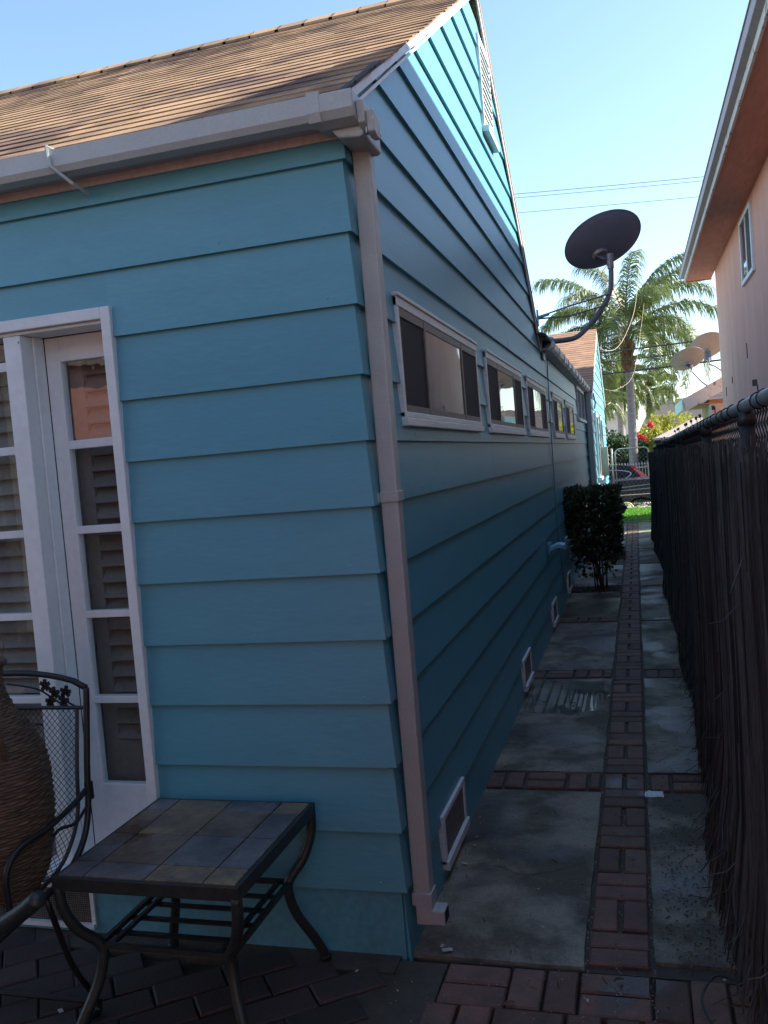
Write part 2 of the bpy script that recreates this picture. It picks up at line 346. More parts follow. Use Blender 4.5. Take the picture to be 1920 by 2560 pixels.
while y < 15.4:
    if k % 2 == 0:
        brick(bk, x0, x1, y, y + .096); brick(bk, x0, x1, y + .1, y + .196)
    else:
        brick(bk, x0, xm - .003, y, y + .196); brick(bk, xm + .003, x1, y, y + .196)
    y += .2005; k += 1
def cross(xa, xb, ya, yb, ph):
    x = xa; k = ph; ym = (ya + yb) / 2
    while x < xb - .03:
        if k % 3 == 1:
            e = min(x + .185, xb); brick(bk, x, e, ya, ym - .002); brick(bk, x, e, ym + .002, yb); x = e + .006
        else:
            e = min(x + .09, xb); brick(bk, x, e, ya, yb); x = e + .006
        k += 1
for (a, b, ph) in [(1.425, 1.615, 2), (3.42, 3.615, 0), (5.38, 5.58, 1)]: cross(.0, .535, a, b, ph)
for (a, b, ph) in [(1.425, 1.615, 0), (3.405, 3.60, 2), (5.345, 5.39, 0), (7.31, 7.41, 1)]: cross(.75, 1.06, a, b, ph)
struct(bk.build('brick_strip', 'brick'))
# basket weave patio in front of the path
pb = MB(); u = .2
for j in range(0, 16):
    for i in range(0, 14):
        xa = .135 + i * u - (.03 if j % 2 else 0); ya = -.025 - (j + 1) * u
        if i == 0: xa2 = xa
        if (i + j) % 2 == 0:
            brick(pb, xa, xa + u, ya, ya + .1, j=.006); brick(pb, xa, xa + u, ya + .1, ya + .2, j=.006)
        else:
            brick(pb, xa, xa + .1, ya, ya + u, j=.006); brick(pb, xa + .1, xa + .2, ya, ya + u, j=.006)
struct(pb.build('brick_patio', 'brick'))
cb = MB(); ang = R(38)
for i in range(-34, 20):
    for j in range(-30, 10):
        lx = i * .215 + (j % 2) * .107; ly = j * .12
        X = lx * math.cos(ang) - ly * math.sin(ang) - 1.0; Y = lx * math.sin(ang) + ly * math.cos(ang) - 1.0
        if X < .02 - .0 and -3.4 < Y < -.10 and X > -4 and X + Y * .12 < -.07:
            brick(cb, -.109, .110, -.0605, .0605, ang=ang + U(-.02, .02), c=(X, Y), j=.004, z=-.002)
struct(cb.build('cobbled_patio', 'cobble'))
dr = MB().add([(-.1, -.02, -.012), (.13, -.02, -.012), (.15, -3.4, -.012), (-.30, -3.4, -.012)], [(0, 1, 2, 3)])
dr.box(-5, -.02, -.10, .3, -.03, -.006)
struct(dr.build('mortar_bed', 'grout'))
struct(MB().box(-.5, 1.5, -.0, 15.55, -.05, -.016).build('path_grout', 'grout'))
# puddles
def puddle(cx, cy, rx, ry, ph):
    mb = MB(); n = 90; vs = [(cx, cy, .0032)]
    for k_ in range(n):
        a = 2 * math.pi * k_ / n; rr = 1 + .05 * math.sin(3 * a + ph) + .05 * math.sin(5 * a + 2 * ph) + .04 * math.sin(9 * a + ph) + .02 * math.sin(17 * a)
        sq = 1 / max(abs(math.cos(a)), abs(math.sin(a))) ** .85
        vs.append((cx + rx * rr * sq * math.cos(a), cy + ry * rr * sq * math.sin(a), .0030))
    mb.add(vs, [(0, 1 + k_, 1 + (k_ + 1) % n) for k_ in range(n)])
    return mb
for (cx, cy, rx, ry, ph, lb) in [(.275, 2.94, .232, .37, 1, 'large still puddle reflecting the house siding on the path'), (.765, 1.36, .04, .035, 2, 'small bright puddle where the brick strip meets its cross row')]:
    o = puddle(cx, cy, rx, ry, ph).build('puddle', 'water'); struct(o)

# ================================================================ BLUE HOUSE
HOUSE = root('blue_house', (0, 0, 0), 'blue clapboard house with steep gable, tan shingle roof and taupe gutter', 'house')
LZ = [.205, .394, .60, .80, 1.0, 1.205, 1.41, 1.61, 1.81, 2.02, 2.234, 2.447]
T = .018
fs = MB()
def fcourse(xa, xb, z0, z1, t=T):
    if xb - xa < .01: return
    if xb < -.03: fs.prism([(0.003, z0), (-t, z0), (-.003, z1 + .004), (0.003, z1 + .004)], 0, xa, xb); return
    fs.hexa([(xa, .003, z0), (xa, -t, z0), (t, -t, z0), (-.003, .003, z0), (xa, .003, z1 + .004), (xa, -.003, z1 + .004), (.003, -.003, z1 + .004), (-.003, .003, z1 + .004)])
ZS = LZ + [2.60]
for i in range(len(ZS) - 1):
    z0, z1 = ZS[i], ZS[i + 1]; xr = -.004 - U(0, .012)
    if z0 == 2.02: fcourse(-3.2, -.829, 2.119, z1, .010)
    if z0 >= 2.02: fcourse(-9, xr, z0, z1) if z0 > 2.1 else (fcourse(-9, -3.2, z0, z1), fcourse(-.830, xr, z0, z1))
    else: fcourse(-9, -3.2, z0, z1); fcourse(-.830, xr, z0, z1)
def nub(mb, c, n_, r=.0045, h=.0014):
    c = Vector(c); n_ = Vector(n_); u_ = n_.orthogonal().normalized(); v_ = n_.cross(u_)
    ring = [c + (u_ * math.cos(k) + v_ * math.sin(k)) * r for k in [2 * math.pi * i / 7 for i in range(7)]]; ring2 = [c + n_ * h + (p - c) * .5 for p in ring]
    mb.add(ring + ring2, [tuple(range(7, 14))] + [(i, (i + 1) % 7, 7 + (i + 1) % 7, 7 + i) for i in range(7)])
for i in range(len(ZS) - 1):
    for x in (-.08, -.42, -.80, -1.2, -1.6, -2.0):
        if ZS[i] < 2.0 and x < -.82: continue
        nub(fs, (x + U(-.02, .02), -.0160, ZS[i] + .022 + U(-.004, .006)), (0, -1, .06), U(.003, .0055), U(.0008, .002))
fs.build('front_siding', 'blue', HOUSE)
MB().box(-9, -.010, .0032, .12, 2.118, 2.60).build('front_backing', 'dark', HOUSE)
MB().box(-.829, -.010, .0032, .12, .2, 2.1175).build('front_backing', 'dark', HOUSE)
fo = MB().box(-9, -.003, -.004, .1, -.03, .215)
fo.build('foundation', 'blue_rough', HOUSE)
# side siding, courses clipped by the rakes
def yf(z): return max(0.0, (z - 2.60) / .585)
def yb(z): return 5.52 - (z - 2.50) / .766
ss = MB()
def scourse(ya0, yb0, ya1, yb1, z0, z1, x=0., t=T):
    c_ = ya0 < .002 and z0 < 2.5
    ss.hexa([(x - .02, ya0 + (.02 if c_ else 0), z0), (x + t, (-t if c_ else ya0), z0), (x + t, yb0, z0), (x - .02, yb0, z0), (x - .02, ya1 + (.02 if c_ else 0), z1 + .004), (x + .003, (-.003 if c_ else ya1), z1 + .004), (x + .003, yb1, z1 + .004), (x - .02, yb1, z1 + .004)])
FZ = [-.03, .205, .394] + LZ[2:]
for i in range(len(FZ) - 1):
    z0, z1 = FZ[i], FZ[i + 1]
    cuts = [0.0]; yy = U(2.2, 3.6)
    while yy < 12.4: cuts.append(yy); yy += U(2.4, 3.7)
    cuts.append(12.72)
    for a, b in zip(cuts[:-1], cuts[1:]): scourse(a + .0007, b - .0007, a + .0007, b - .0007, z0, z1, t=T + (U(-.001, .001) if a > 0 else 0))
z = 2.447; gz = []
while z < 4.36:
    z1 = min(z + .1995, 4.40)
    a0, b0, a1, b1 = yf(z) + (.0 if z < 2.6 else 0), (5.5 if z < 2.5 else yb(z)), yf(z1), yb(z1)
    if a1 < b1:
        mid = U(.35, .65)
        c0 = a0 + (b0 - a0) * mid; c1 = min(max(c0, a1 + .01), b1 - .01)
        scourse(a0, c0 - .0006, a1, c1 - .0006, z, z1); scourse(c0 + .0006, b0, c1 + .0006, b1, z, z1)
    z += .1995
scourse(5.5, 12.72, 5.5, 12.72, 2.447, 2.52)
for i in range(len(FZ) - 1):
    y_ = .18
    while y_ < 6: nub(ss, (.0160, y_ + U(-.02, .02), FZ[i] + .024 + U(-.004, .006)), (1, 0, .06), U(.003, .005), U(.0008, .002)); y_ += .42
ss.build('side_siding', 'blue', HOUSE)
MB().box(-.3, -.021, .05, 12.7, 0, 2.45).build('wall_core', 'dark', HOUSE)
MB().prism([(.15, 2.40), (5.45, 2.40), (3.06, 4.30)], 0, -9, -.022).build('attic_core', 'dark', HOUSE)
# roof A
def slope_rows(mb, p0, d, L_, xa, xb, step, thick, tab):
    # p0 (y,z) eave, d unit (dy,dz) up slope; rows of shingle tabs from eave to ridge
    n = (-d[1], d[0]); s = 0; r_ = 0
    while s < L_ - .01:
        x = xb; first = True
        e = min(s + step * 1.25, L_)
        while x > xa:
            wd = U(*tab); x2 = max(x - wd, xa); lift = U(0, .0022); th = thick + lift; sg = U(-.004, .004)
            lo = (p0[0] + d[0] * (s + sg), p0[1] + d[1] * (s + sg)); hi = (p0[0] + d[0] * e, p0[1] + d[1] * e)
            A = [(lo[0], lo[1]), (lo[0] + n[0] * th, lo[1] + n[1] * th), (hi[0] + n[0] * .0005, hi[1] + n[1] * .0005), (hi[0] - n[0] * .004, hi[1] - n[1] * .004)]
            mb.prism(A, 0, x2 + .001, x + (U(-.006, .008) if first else 0)); x = x2; first = False
        s += step; r_ += 1
th = math.atan(.585); dA = (math.cos(th), math.sin(th)); LA = 3.03 / dA[0] + .10
rf = MB(); eA = (-.075, 2.60)
slope_rows(rf, eA, dA, LA, -9, .034, .128, .0052, (.16, .36))
roof = rf.build('front_roof', 'shingle', HOUSE)
# deck beneath
nA = (-dA[1], dA[0])
dk = MB().prism([(eA[0] + nA[0] * 0, eA[1] - .002), (eA[0] + dA[0] * LA, eA[1] + dA[1] * LA - .002), (eA[0] + dA[0] * LA, eA[1] + dA[1] * LA - .03), (eA[0], eA[1] - .030)], 0, -9, .015)
dk.build('roof_deck', 'underlay', HOUSE)
ax = eA[0] + dA[0] * LA; az = eA[1] + dA[1] * LA
thb = math.atan(.766); dB = (math.cos(thb), -math.sin(thb)); LB = (5.56 - ax) / dB[0]
rb = MB().prism([(ax, az + .012), (ax + dB[0] * LB, az + dB[1] * LB + .012), (ax + dB[0] * LB, az + dB[1] * LB - .03), (ax, az - .03)], 0, -9, .034)
rb.build('rear_roof', 'shingle', HOUSE)
cp = MB(); x = .036
while x > -9:
    cp.prism([(ax - .10, az - .035), (ax, az + .036), (ax + .10, az - .04), (ax + .10, az - .055), (ax, az + .018), (ax - .10, az - .05)], 0, x - .20, x + U(-.005, .01)); x -= .185
cp.build('ridge_cap', 'shingle', HOUSE)
# rakes
def rake(y0, z0, y1, z1, w_, dx0, dx1, name, m):
    d = Vector((0, y1 - y0, z1 - z0)).normalized(); n_ = Vector((0, -d.z, d.y)) if d.z > 0 else Vector((0, d.z, -d.y)) * -1
    a = Vector((0, y0, z0)); b = Vector((0, y1, z1)); mb = MB(); q = n_ * w_
    mb.hexa([a + Vector((dx0, 0, 0)) - q, a + Vector((dx1, 0, 0)) - q, b + Vector((dx1, 0, 0)) - q, b + Vector((dx0, 0, 0)) - q,
             a + Vector((dx0, 0, 0)), a + Vector((dx1, 0, 0)), b + Vector((dx1, 0, 0)), b + Vector((dx0, 0, 0))])
    return mb.build(name, m, HOUSE, bevel=.002)
rake(eA[0], eA[1] - .004, ax, az - .004, .028, .0185, .032, 'rake_board', 'white')
rake(eA[0] + .04, eA[1] - .032, ax, az - .036, .012, .0185, .026, 'rake_moulding', 'white')
rake(ax, az - .035, ax + dB[0] * LB, az + dB[1] * LB - .035, .040, .0185, .030, 'rake_board', 'fascia_wood')
# ragged overlay of tar + white paint smear along rake
tr = MB(); s = .0
while s < .55:
    e = s + U(.05, .12); y_ = eA[0] + dA[0] * s; z_ = eA[1] + dA[1] * s
    tr.obox((.024 + U(0, .006), y_, z_ + .008), (0, dA[0], dA[1]), (1, 0, 0), (0, -dA[1], dA[0]), .05, .010 + U(0, .006), .004); s = e
tr.build('tar_edge', 'underlay', HOUSE)
# louvre vent in gable
LV = MB().box(.0, .028, 2.985, 3.385, 3.56, 4.12).build('gable_vent', 'white', HOUSE)
lb = MB()
for k in range(12): lb.obox((.029, 3.185, 3.60 + k * .042), (0, 1, 0), (.35, 0, -1), (1, 0, .35), .175, .019, .002)
lb.build('vent_louvre', 'white', LV); MB().box(.0, .055, 2.97, 3.40, 3.52, 3.555).build('vent_sill', 'white', LV)
# fascia + gutter at the front
MB().box(-9, .010, -.022, -.0145, 2.505, 2.600).build('fascia', 'fascia_wood', HOUSE)
def gut_poly(o=0.):
    return [(-.024, 2.592 + o), (-.024, 2.532 - o), (-.070, 2.529 - o), (-.100 - o, 2.515 - o), (-.132 - o, 2.522 - o), (-.142 - o, 2.540), (-.142 - o, 2.592 + o), (-.134, 2.592 + o), (-.132, 2.545), (-.105, 2.525), (-.075, 2.538), (-.034, 2.540), (-.034, 2.592 + o)]
GUT = MB().prism(gut_poly(), 0, -9, -.03).build('gutter', 'cream_gutter', HOUSE)
MB().prism(gut_poly(.006), 0, -.045, -.008).build('gutter_joint', 'cream_gutter', GUT)
MB().prism([(-.024, 2.590), (-.024, 2.510), (-.098, 2.506), (-.132, 2.518), (-.146, 2.540), (-.147, 2.590)], 0, -.0295, .090).build('gutter_end_cap', 'cream_gutter', GUT, bevel=.004)
ol = MB().prism([(-.03, 2.565), (-.03, 2.495), (-.07, 2.488), (-.11, 2.505), (-.12, 2.565)], 0, .0905, .112)
ol.prism([(-.02, 2.54), (-.02, 2.478), (-.06, 2.472), (-.092, 2.482), (-.10, 2.54)], 0, .1125, .134)
ol.build('gutter_outlet', 'cream_gutter', GUT, bevel=.004)
ow = MB().prism([(.0, 2.53), (.004, 2.505), (.022, 2.482), (.085, 2.475), (.098, 2.48), (.098, 2.53)], 1, -.085, .104); ow.build('outlet_throat', 'cream_gutter', GUT, bevel=.006)
for x in (-.905, -1.9, -2.9):
    MB().tube([(x, -.026, 2.600), (x, -.150, 2.600), (x + .006, -.150, 2.54), (x + .05, -.105, 2.492), (x + .055, -.03, 2.480)], .0065, 4).build('gutter_bracket', 'cream_gutter', GUT)
pf_ = MB()
for k in range(26):
    pf_.obox((.1345 + U(-.03, .0005), -.06 + U(-.04, .035), 2.53 + U(-.05, .012)), (0, 1, U(-.6, .6)), (1, 0, 0), (0, U(-.4, .4), 1), U(.003, .010), .0012, U(.002, .007))
pf_.build('peeling_paint', 'white', GUT)
# downspout
DS = MB().box(.019, .074, .050, .108, .135, 2.515).build('downspout', 'cream_gutter', HOUSE, bevel=.005)
MB().box(.0185, .0785, .0445, .112, 1.415, 1.448).box(.0145, .0185, .030, .06, 1.418, 1.445).build('strap', 'cream_gutter', DS, bevel=.002)
MB().box(.0145, .0785, .0445, .112, .132, .172).build('strap', 'cream_gutter', DS, bevel=.002)
el = MB().prism([(.024, .135), (.024, .070), (.116, .070), (.116, .118), (.079, .118), (.079, .135)], 1, .046, .107)
el.build('outlet_elbow', 'cream_gutter', DS, bevel=.004); MB().box(.1165, .118, .054, .100, .076, .112).build('outlet_mouth', 'dark', DS)
# side windows
def side_window(y0, y1, z0, z1, f1, f2, panes=3):
    w_ = MB(); t = .026
    w_.box(.0, .026, y0, y0 + t, z0, z1); w_.box(.0, .026, y1 - t, y1, z0, z1)
    w_.box(.0, .028, y0, y1, z1 - .034, z1); w_.box(.0, .034, y0 - .004, y1 + .004, z1, z1 + .014)
    W = w_.build('window', 'silver', HOUSE, bevel=.003)
    sl = MB().box(.0, .029, y0, y1, z0, z0 + .022); sl.box(.0, .036, y0 - .006, y1 + .006, z0 - .030, z0)
    sl.build('window_sill', 'silver', W, bevel=.004)
    fr = MB(); a, b = y0 + t, y1 - t; zb, zt = z0 + .022, z1 - .034
    fr.box(.001, .0248, a, b, zt - .032, zt); fr.box(.001, .0248, a, b, zb, zb + .024); fr.box(.001, .0242, a, a + .012, zb, zt); fr.box(.001, .0242, b - .012, b, zb, zt)
    m1 = a + (b - a) * f1; m2 = a + (b - a) * f2
    fr.box(.001, .0262, m1 - .014, m1 + .014, zb, zt); fr.box(.001, .0262, m2 - .012, m2 + .012, zb, zt)
    fr.build('window_frame', 'bronze', W)
    MB().box(.001, .0205, a + .012, m1 - .014, zb + .024, zt - .032).build('insect_screen', 'screen', W)
    MB().box(.001, .0205, m2 + .012, b - .012, zb + .024, zt - .032).build('insect_screen', 'screen', W)
    MB().box(.001, .0215, m1 + .014, m2 - .012, zb + .024, zt - .032).build('glass', 'glass', W)
for (a, b, f1, f2) in [(.425, 2.03, .25, .74), (2.33, 3.92, .26, .74), (4.25, 5.75, .27, .72), (6.45, 7.70, .40, .93), (8.12, 9.58, .42, .93)]: side_window(a, b, 1.690, 2.112, f1, f2)
wb = MB().box(.0, .034, 10.55, 10.60, 1.98, 2.46).box(.0, .034, 12.35, 12.40, 1.98, 2.46).box(.0, .034, 10.60, 12.35, 2.41, 2.46).box(.0, .05, 10.5, 12.42, 1.94, 1.98)
W6 = wb.build('window', 'white', HOUSE); MB().box(0, .02, 10.60, 12.35, 1.98, 2.41).build('glass', 'glass', W6)
MB().box(0.0, .03, 11.45, 11.52, 1.98, 2.41).build('window_frame', 'white', W6)
# foundation vents on the side
def vent_side(y0, y1, z0, z1):
    v = MB().box(0, .028, y0, y1, z1 - .022, z1).box(0, .028, y0, y0 + .03, z0, z1 - .022).box(0, .028, y1 - .03, y1, z0, z1 - .022)
    v.box(0, .038, y0, y1, z0 - .02, z0 + .014)
    V = v.build('foundation_vent', 'silver', HOUSE, bevel=.002)
    q = MB().box(0.012, .0225, y0 + .03, y1 - .03, z0 + .014, z1 - .022); q.build('vent_screen', 'vent_mesh', V)
for (a, b) in [(.49, .905), (2.93, 3.32), (4.97, 5.38), (6.75, 7.15), (9.4, 9.8)]: vent_side(a, b, .055, .235)
# wing gutter (roof B), roof, fascia, soffit
GB = MB().prism([(.024, 2.54), (.024, 2.47), (.09, 2.465), (.115, 2.49), (.122, 2.545), (.114, 2.545), (.10, 2.50), (.085, 2.476), (.03, 2.48), (.03, 2.54)], 1, 5.75, 12.74).build('gutter', 'silver', HOUSE)
for y in [5.9 + .62 * k for k in range(11)]: MB().box(.022, .128, y, y + .03, 2.462, 2.552).build('gutter_bracket', 'silver', GB)
MB().prism([(-4.0, 4.12), (.10, 2.56), (.10, 2.53), (-4.0, 4.08)], 1, 5.35, 12.74).build('wing_roof', 'underlay', HOUSE)
MB().box(-.01, .022, 5.54, 12.74, 2.46, 2.54).build('fascia', 'white', HOUSE)
# gable C
CX = .11
sc = MB()
def ccourse(ya0, yb0, ya1, yb1, z0, z1):
    sc.hexa([(CX - .02, ya0, z0), (CX + T, ya0, z0), (CX + T, yb0, z0), (CX - .02, yb0, z0), (CX - .02, ya1, z1), (CX + .003, ya1, z1), (CX + .003, yb1, z1), (CX - .02, yb1, z1)])
CE, CR, CZ0, CZ1 = 12.75, 16.9, 2.50, 4.00
kC = (CZ1 - CZ0) / (CR - CE)
z = 0.0
while z < CZ1:
    z1 = min(z + .2, CZ1 - .01)
    a0 = CE if z < CZ0 else CE + (z - CZ0) / kC; a1 = CE if z1 < CZ0 else CE + (z1 - CZ0) / kC
    sc.prism([(0, 0)] * 0 or [(0, 0), (1, 0), (1, 1)], 2, 0, 0) if False else None
    rb_ = lambda q: 19.6 if q < 2.6 else 16.95 + (CZ1 - q) / (1.4 / 2.65)
    if a1 < 17.0: ccourse(a0, rb_(z), a1, rb_(z1), z, z1 + .003)
    z += .2
sc.build('end_siding', 'blue', HOUSE)
ef = MB()
for i in range(13):
    z0 = i * .2; ef.prism([(CE - .0, z0), (CE - T, z0), (CE - .003, z0 + .203), (CE, z0 + .203)], 0, .0185, CX)
ef.build('end_return', 'blue', HOUSE)
MB().box(-4, CX - .021, 12.76, 19.58, 0, 2.45).build('end_core', 'dark', HOUSE)
thc = math.atan(kC); dC = (math.cos(thc), math.sin(thc)); rc = MB(); eC = (CE - .12, CZ0 - .03)
slope_rows(rc, eC, dC, (CR - CE) / dC[0] + .2, -4.5, CX + .05, .16, .005, (.22, .42))
rc.build('end_roof', 'shingle_brown', HOUSE)
MB().prism([(eC[0], eC[1] - .002), (CR + .05, CZ1 + .01), (CR + .05, CZ1 - .03), (eC[0], eC[1] - .03)], 0, -4.5, CX + .04).build('end_roof_deck', 'underlay', HOUSE)
MB().prism([(CR + .05, CZ1 + .03), (19.75, 2.56), (19.75, 2.52), (CR + .05, CZ1)], 0, -4.5, CX + .018).build('end_roof_rear', 'shingle_brown', HOUSE)
MB().prism([(CR + .05, CZ1 + .03), (19.75, 2.56), (19.75, 2.48), (CR + .05, CZ1 - .06)], 0, CX + .0185, CX + .044).build('rake_board', 'white', HOUSE)
rk = MB(); a = Vector((0, eC[0], eC[1] - .03)); b = Vector((0, CR + .05, CZ1 - .03)); q = Vector((0, 0, -.10))
rk.hexa([a + Vector((CX + .02, 0, 0)) + q, a + Vector((CX + .045, 0, 0)) + q, b + Vector((CX + .045, 0, 0)) + q, b + Vector((CX + .02, 0, 0)) + q, a + Vector((CX + .02, 0, 0)), a + Vector((CX + .045, 0, 0)), b + Vector((CX + .045, 0, 0)), b + Vector((CX + .02, 0, 0))])
rk.build('rake_board', 'white', HOUSE)
WC = MB().box(CX + .017, CX + .05, 13.5, 13.56, 1.0, 2.15).box(CX + .017, CX + .05, 14.3, 14.36, 1.0, 2.15).box(CX + .017, CX + .05, 13.56, 14.3, 2.08, 2.15).box(CX + .017, CX + .08, 13.46, 14.4, .95, 1.0).build('window', 'white', HOUSE)
MB().box(CX + .01, CX + .03, 13.56, 14.3, 1.0, 2.08).build('glass', 'glass', WC)
WD = MB().box(CX + .017, CX + .05, 15.6, 15.66, 1.0, 2.15).box(CX + .017, CX + .05, 16.4, 16.46, 1.0, 2.15).box(CX + .017, CX + .05, 15.66, 16.4, 2.08, 2.15).box(CX + .017, CX + .09, 15.56, 16.5, .93, 1.0).build('window', 'white', HOUSE)
MB().box(CX + .01, CX + .03, 15.66, 16.4, 1.0, 2.08).build('glass', 'glass', WD)
D2 = MB().box(.045, .125, 12.60, 12.66, .0, 2.47).build('downspout', 'cream_gutter', HOUSE, bevel=.004)
UB = MB().box(CX + .017, CX + .16, 15.0, 15.12, .98, 1.53); UB.build('meter_box', 'beigewall', HOUSE, bevel=.004)
cd = MB().tube([(CX + .05, 12.9, 2.45), (CX + .07, 13.0, 2.3), (CX + .05, 13.1, 2.2)], .012, 6)
cd.build('conduit', 'bluecable', HOUSE)

# front door group: post, head trim, narrow glazed leaf, wide leaf with screen
tm = MB().box(-.852, -.817, -.030, .10, .235, 2.118).box(-3.2, -.8525, -.030, .10, 2.080, 2.118)
tm.box(-.860, -.8525, -.012, .098, .235, 2.079).box(-3.2, -.8605, -.012, .098, 2.068, 2.0795)
DT = tm.build('door_trim', 'white', HOUSE, bevel=.003)
ML = MB().box(-1.245, -1.178, -.012, .10, .235, 2.067).box(-1.177, -1.168, .045, .10, .235, 2.067).build('mullion_post', 'white', HOUSE, bevel=.003)
MB().box(-3.2, -.853, -.05, .14, .205, .234).build('door_sill', 'white', HOUSE, bevel=.004)
def leaf(xa, xb, pa, pb, y, side):
    lf = MB(); zs_ = [(.485, .775), (.80, 1.08), (1.105, 1.378), (1.405, 1.675), (1.705, 1.98)]
    lf.box(xa, pa, y, y + .035, .236, 2.066); lf.box(pb, xb, y, y + .035, .236, 2.066)
    lf.box(pa, pb, y, y + .035, 1.98, 2.066); lf.box(pa, pb, y, y + .035, .236, .485)
    for (a, b) in zip(zs_[:-1], zs_[1:]): lf.box(pa, pb, y, y + .035, a[1], b[0])
    L_ = lf.build('french_door', 'white', HOUSE, bevel=.0025)
    for (a, b) in zs_:
        MB().add([(pa - .003, y + .016, a - .003), (pb + .003, y + .016, a - .003), (pb + .003, y + .016, b + .003), (pa - .003, y + .016, b + .003)], [(0, 1, 2, 3)]).build('glass_pane', 'pane', L_)
    sh = MB(); yy = y + .075; st = .035
    for pz in (0,):
        sh.box(pa - .02, pa + st, yy, yy + .022, .42, 2.03); sh.box(pb - .004, pb + .03, yy, yy + .022, .42, 2.03)
        sh.box(pa + st, pb - .005, yy, yy + .022, .42, .62)
        z = .65
        while z < 2.02:
            sh.obox(((pa + st + pb - .005) / 2, yy + .012, z), (1, 0, 0), (0, -.55, -.83), (0, -.83, .55), (pb - .005 - pa - st) / 2, .031, .0035); z += .057
        sh.box((pa + pb) / 2 + .01, (pa + pb) / 2 + .018, yy + .03, yy + .036, .62, 2.0)
    sh.build('shutter', 'shutter', L_)
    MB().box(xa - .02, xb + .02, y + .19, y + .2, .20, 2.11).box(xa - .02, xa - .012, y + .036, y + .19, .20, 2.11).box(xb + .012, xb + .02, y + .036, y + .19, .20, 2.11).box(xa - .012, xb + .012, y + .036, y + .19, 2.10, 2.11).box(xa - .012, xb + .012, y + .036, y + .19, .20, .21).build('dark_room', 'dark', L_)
    return L_
leaf(-1.167, -.853, -1.110, -.905, .10, 0)
LF2 = leaf(-2.1, -1.2455, -2.0, -1.33, .10, 1)
sf = MB().box(-1.290, -1.246, .055, .075, .24, 2.04).box(-2.08, -2.04, .055, .075, .24, 2.04).box(-2.04, -1.29, .055, .075, 2.0, 2.04).box(-2.04, -1.29, .055, .075, .24, .30)
sf.build('screen_frame', 'bronze', LF2); MB().box(-1.32, -1.25, .03, .054, 1.96, 1.99).build('door_closer', 'white', LF2)
MB().box(-3.2, -2.12, .10, .14, .24, 2.06).build('french_door', 'white', HOUSE)
# vent under the door
FV = MB().box(-1.60, -1.115, -.012, -.0045, .150, .165).box(-1.130, -1.115, -.012, -.0045, .03, .150).box(-1.60, -1.115, -.025, -.0045, .015, .03).build('foundation_vent', 'silver', HOUSE)
fm = MB()
z = .036
while z < .15: fm.box(-1.60, -1.13, -.0085, -.0075, z, z + .0022); z += .0075
x = -1.60
while x < -1.13: fm.box(x, x + .0022, -.0098, -.0088, .031, .149); x += .0075
fm.build('vent_screen', 'vent_mesh', FV)
MB().box(-1.60, -1.13, -.0070, -.0045, .03, .15).build('vent_recess', 'dark', FV)

# ================================================================ things on the house
# cable down the side wall
cbm = MB().tube(crom([(.022, 6.2, 2.44), (.022, 6.12, 2.2), (.024, 6.02, 1.6), (.023, 6.0, 1.2), (.022, 5.98, .9), (.024, 6.1, .5), (.022, 6.4, .10)], 5), .006, 6)
tag(cbm.build('wall_cable', 'bluecable'), 'thin blue painted cable running down the siding between the third and fourth windows', 'cable')
# hose hanger
hh = root('hose_hanger', (.03, 5.2, .72), 'pale blue ribbed metal hose hanger sticking out of the siding beside the shrub', 'hose hanger')
hb = MB()
for k in range(7):
    z_ = .70 + .0; hb.obox((.055 + k * .019, 5.0 + .004 * k, .715 + .02 * math.sin(k / 6 * 3.14)), (1, 0, .25 * math.cos(k / 6 * 3.14)), (0, 1, 0), (0, 0, 1), .0092, .10, .014)
hb.build('cradle', mat('pale_blue_paint', (.22, .55, .70), rough=.4), hh)
MB().box(.017, .045, 4.97, 5.03, .66, .76).build('bracket', 'blue', hh); MB().box(.17, .182, 4.9, 5.1, .715, .80).build('guard_plate', 'blue', hh)
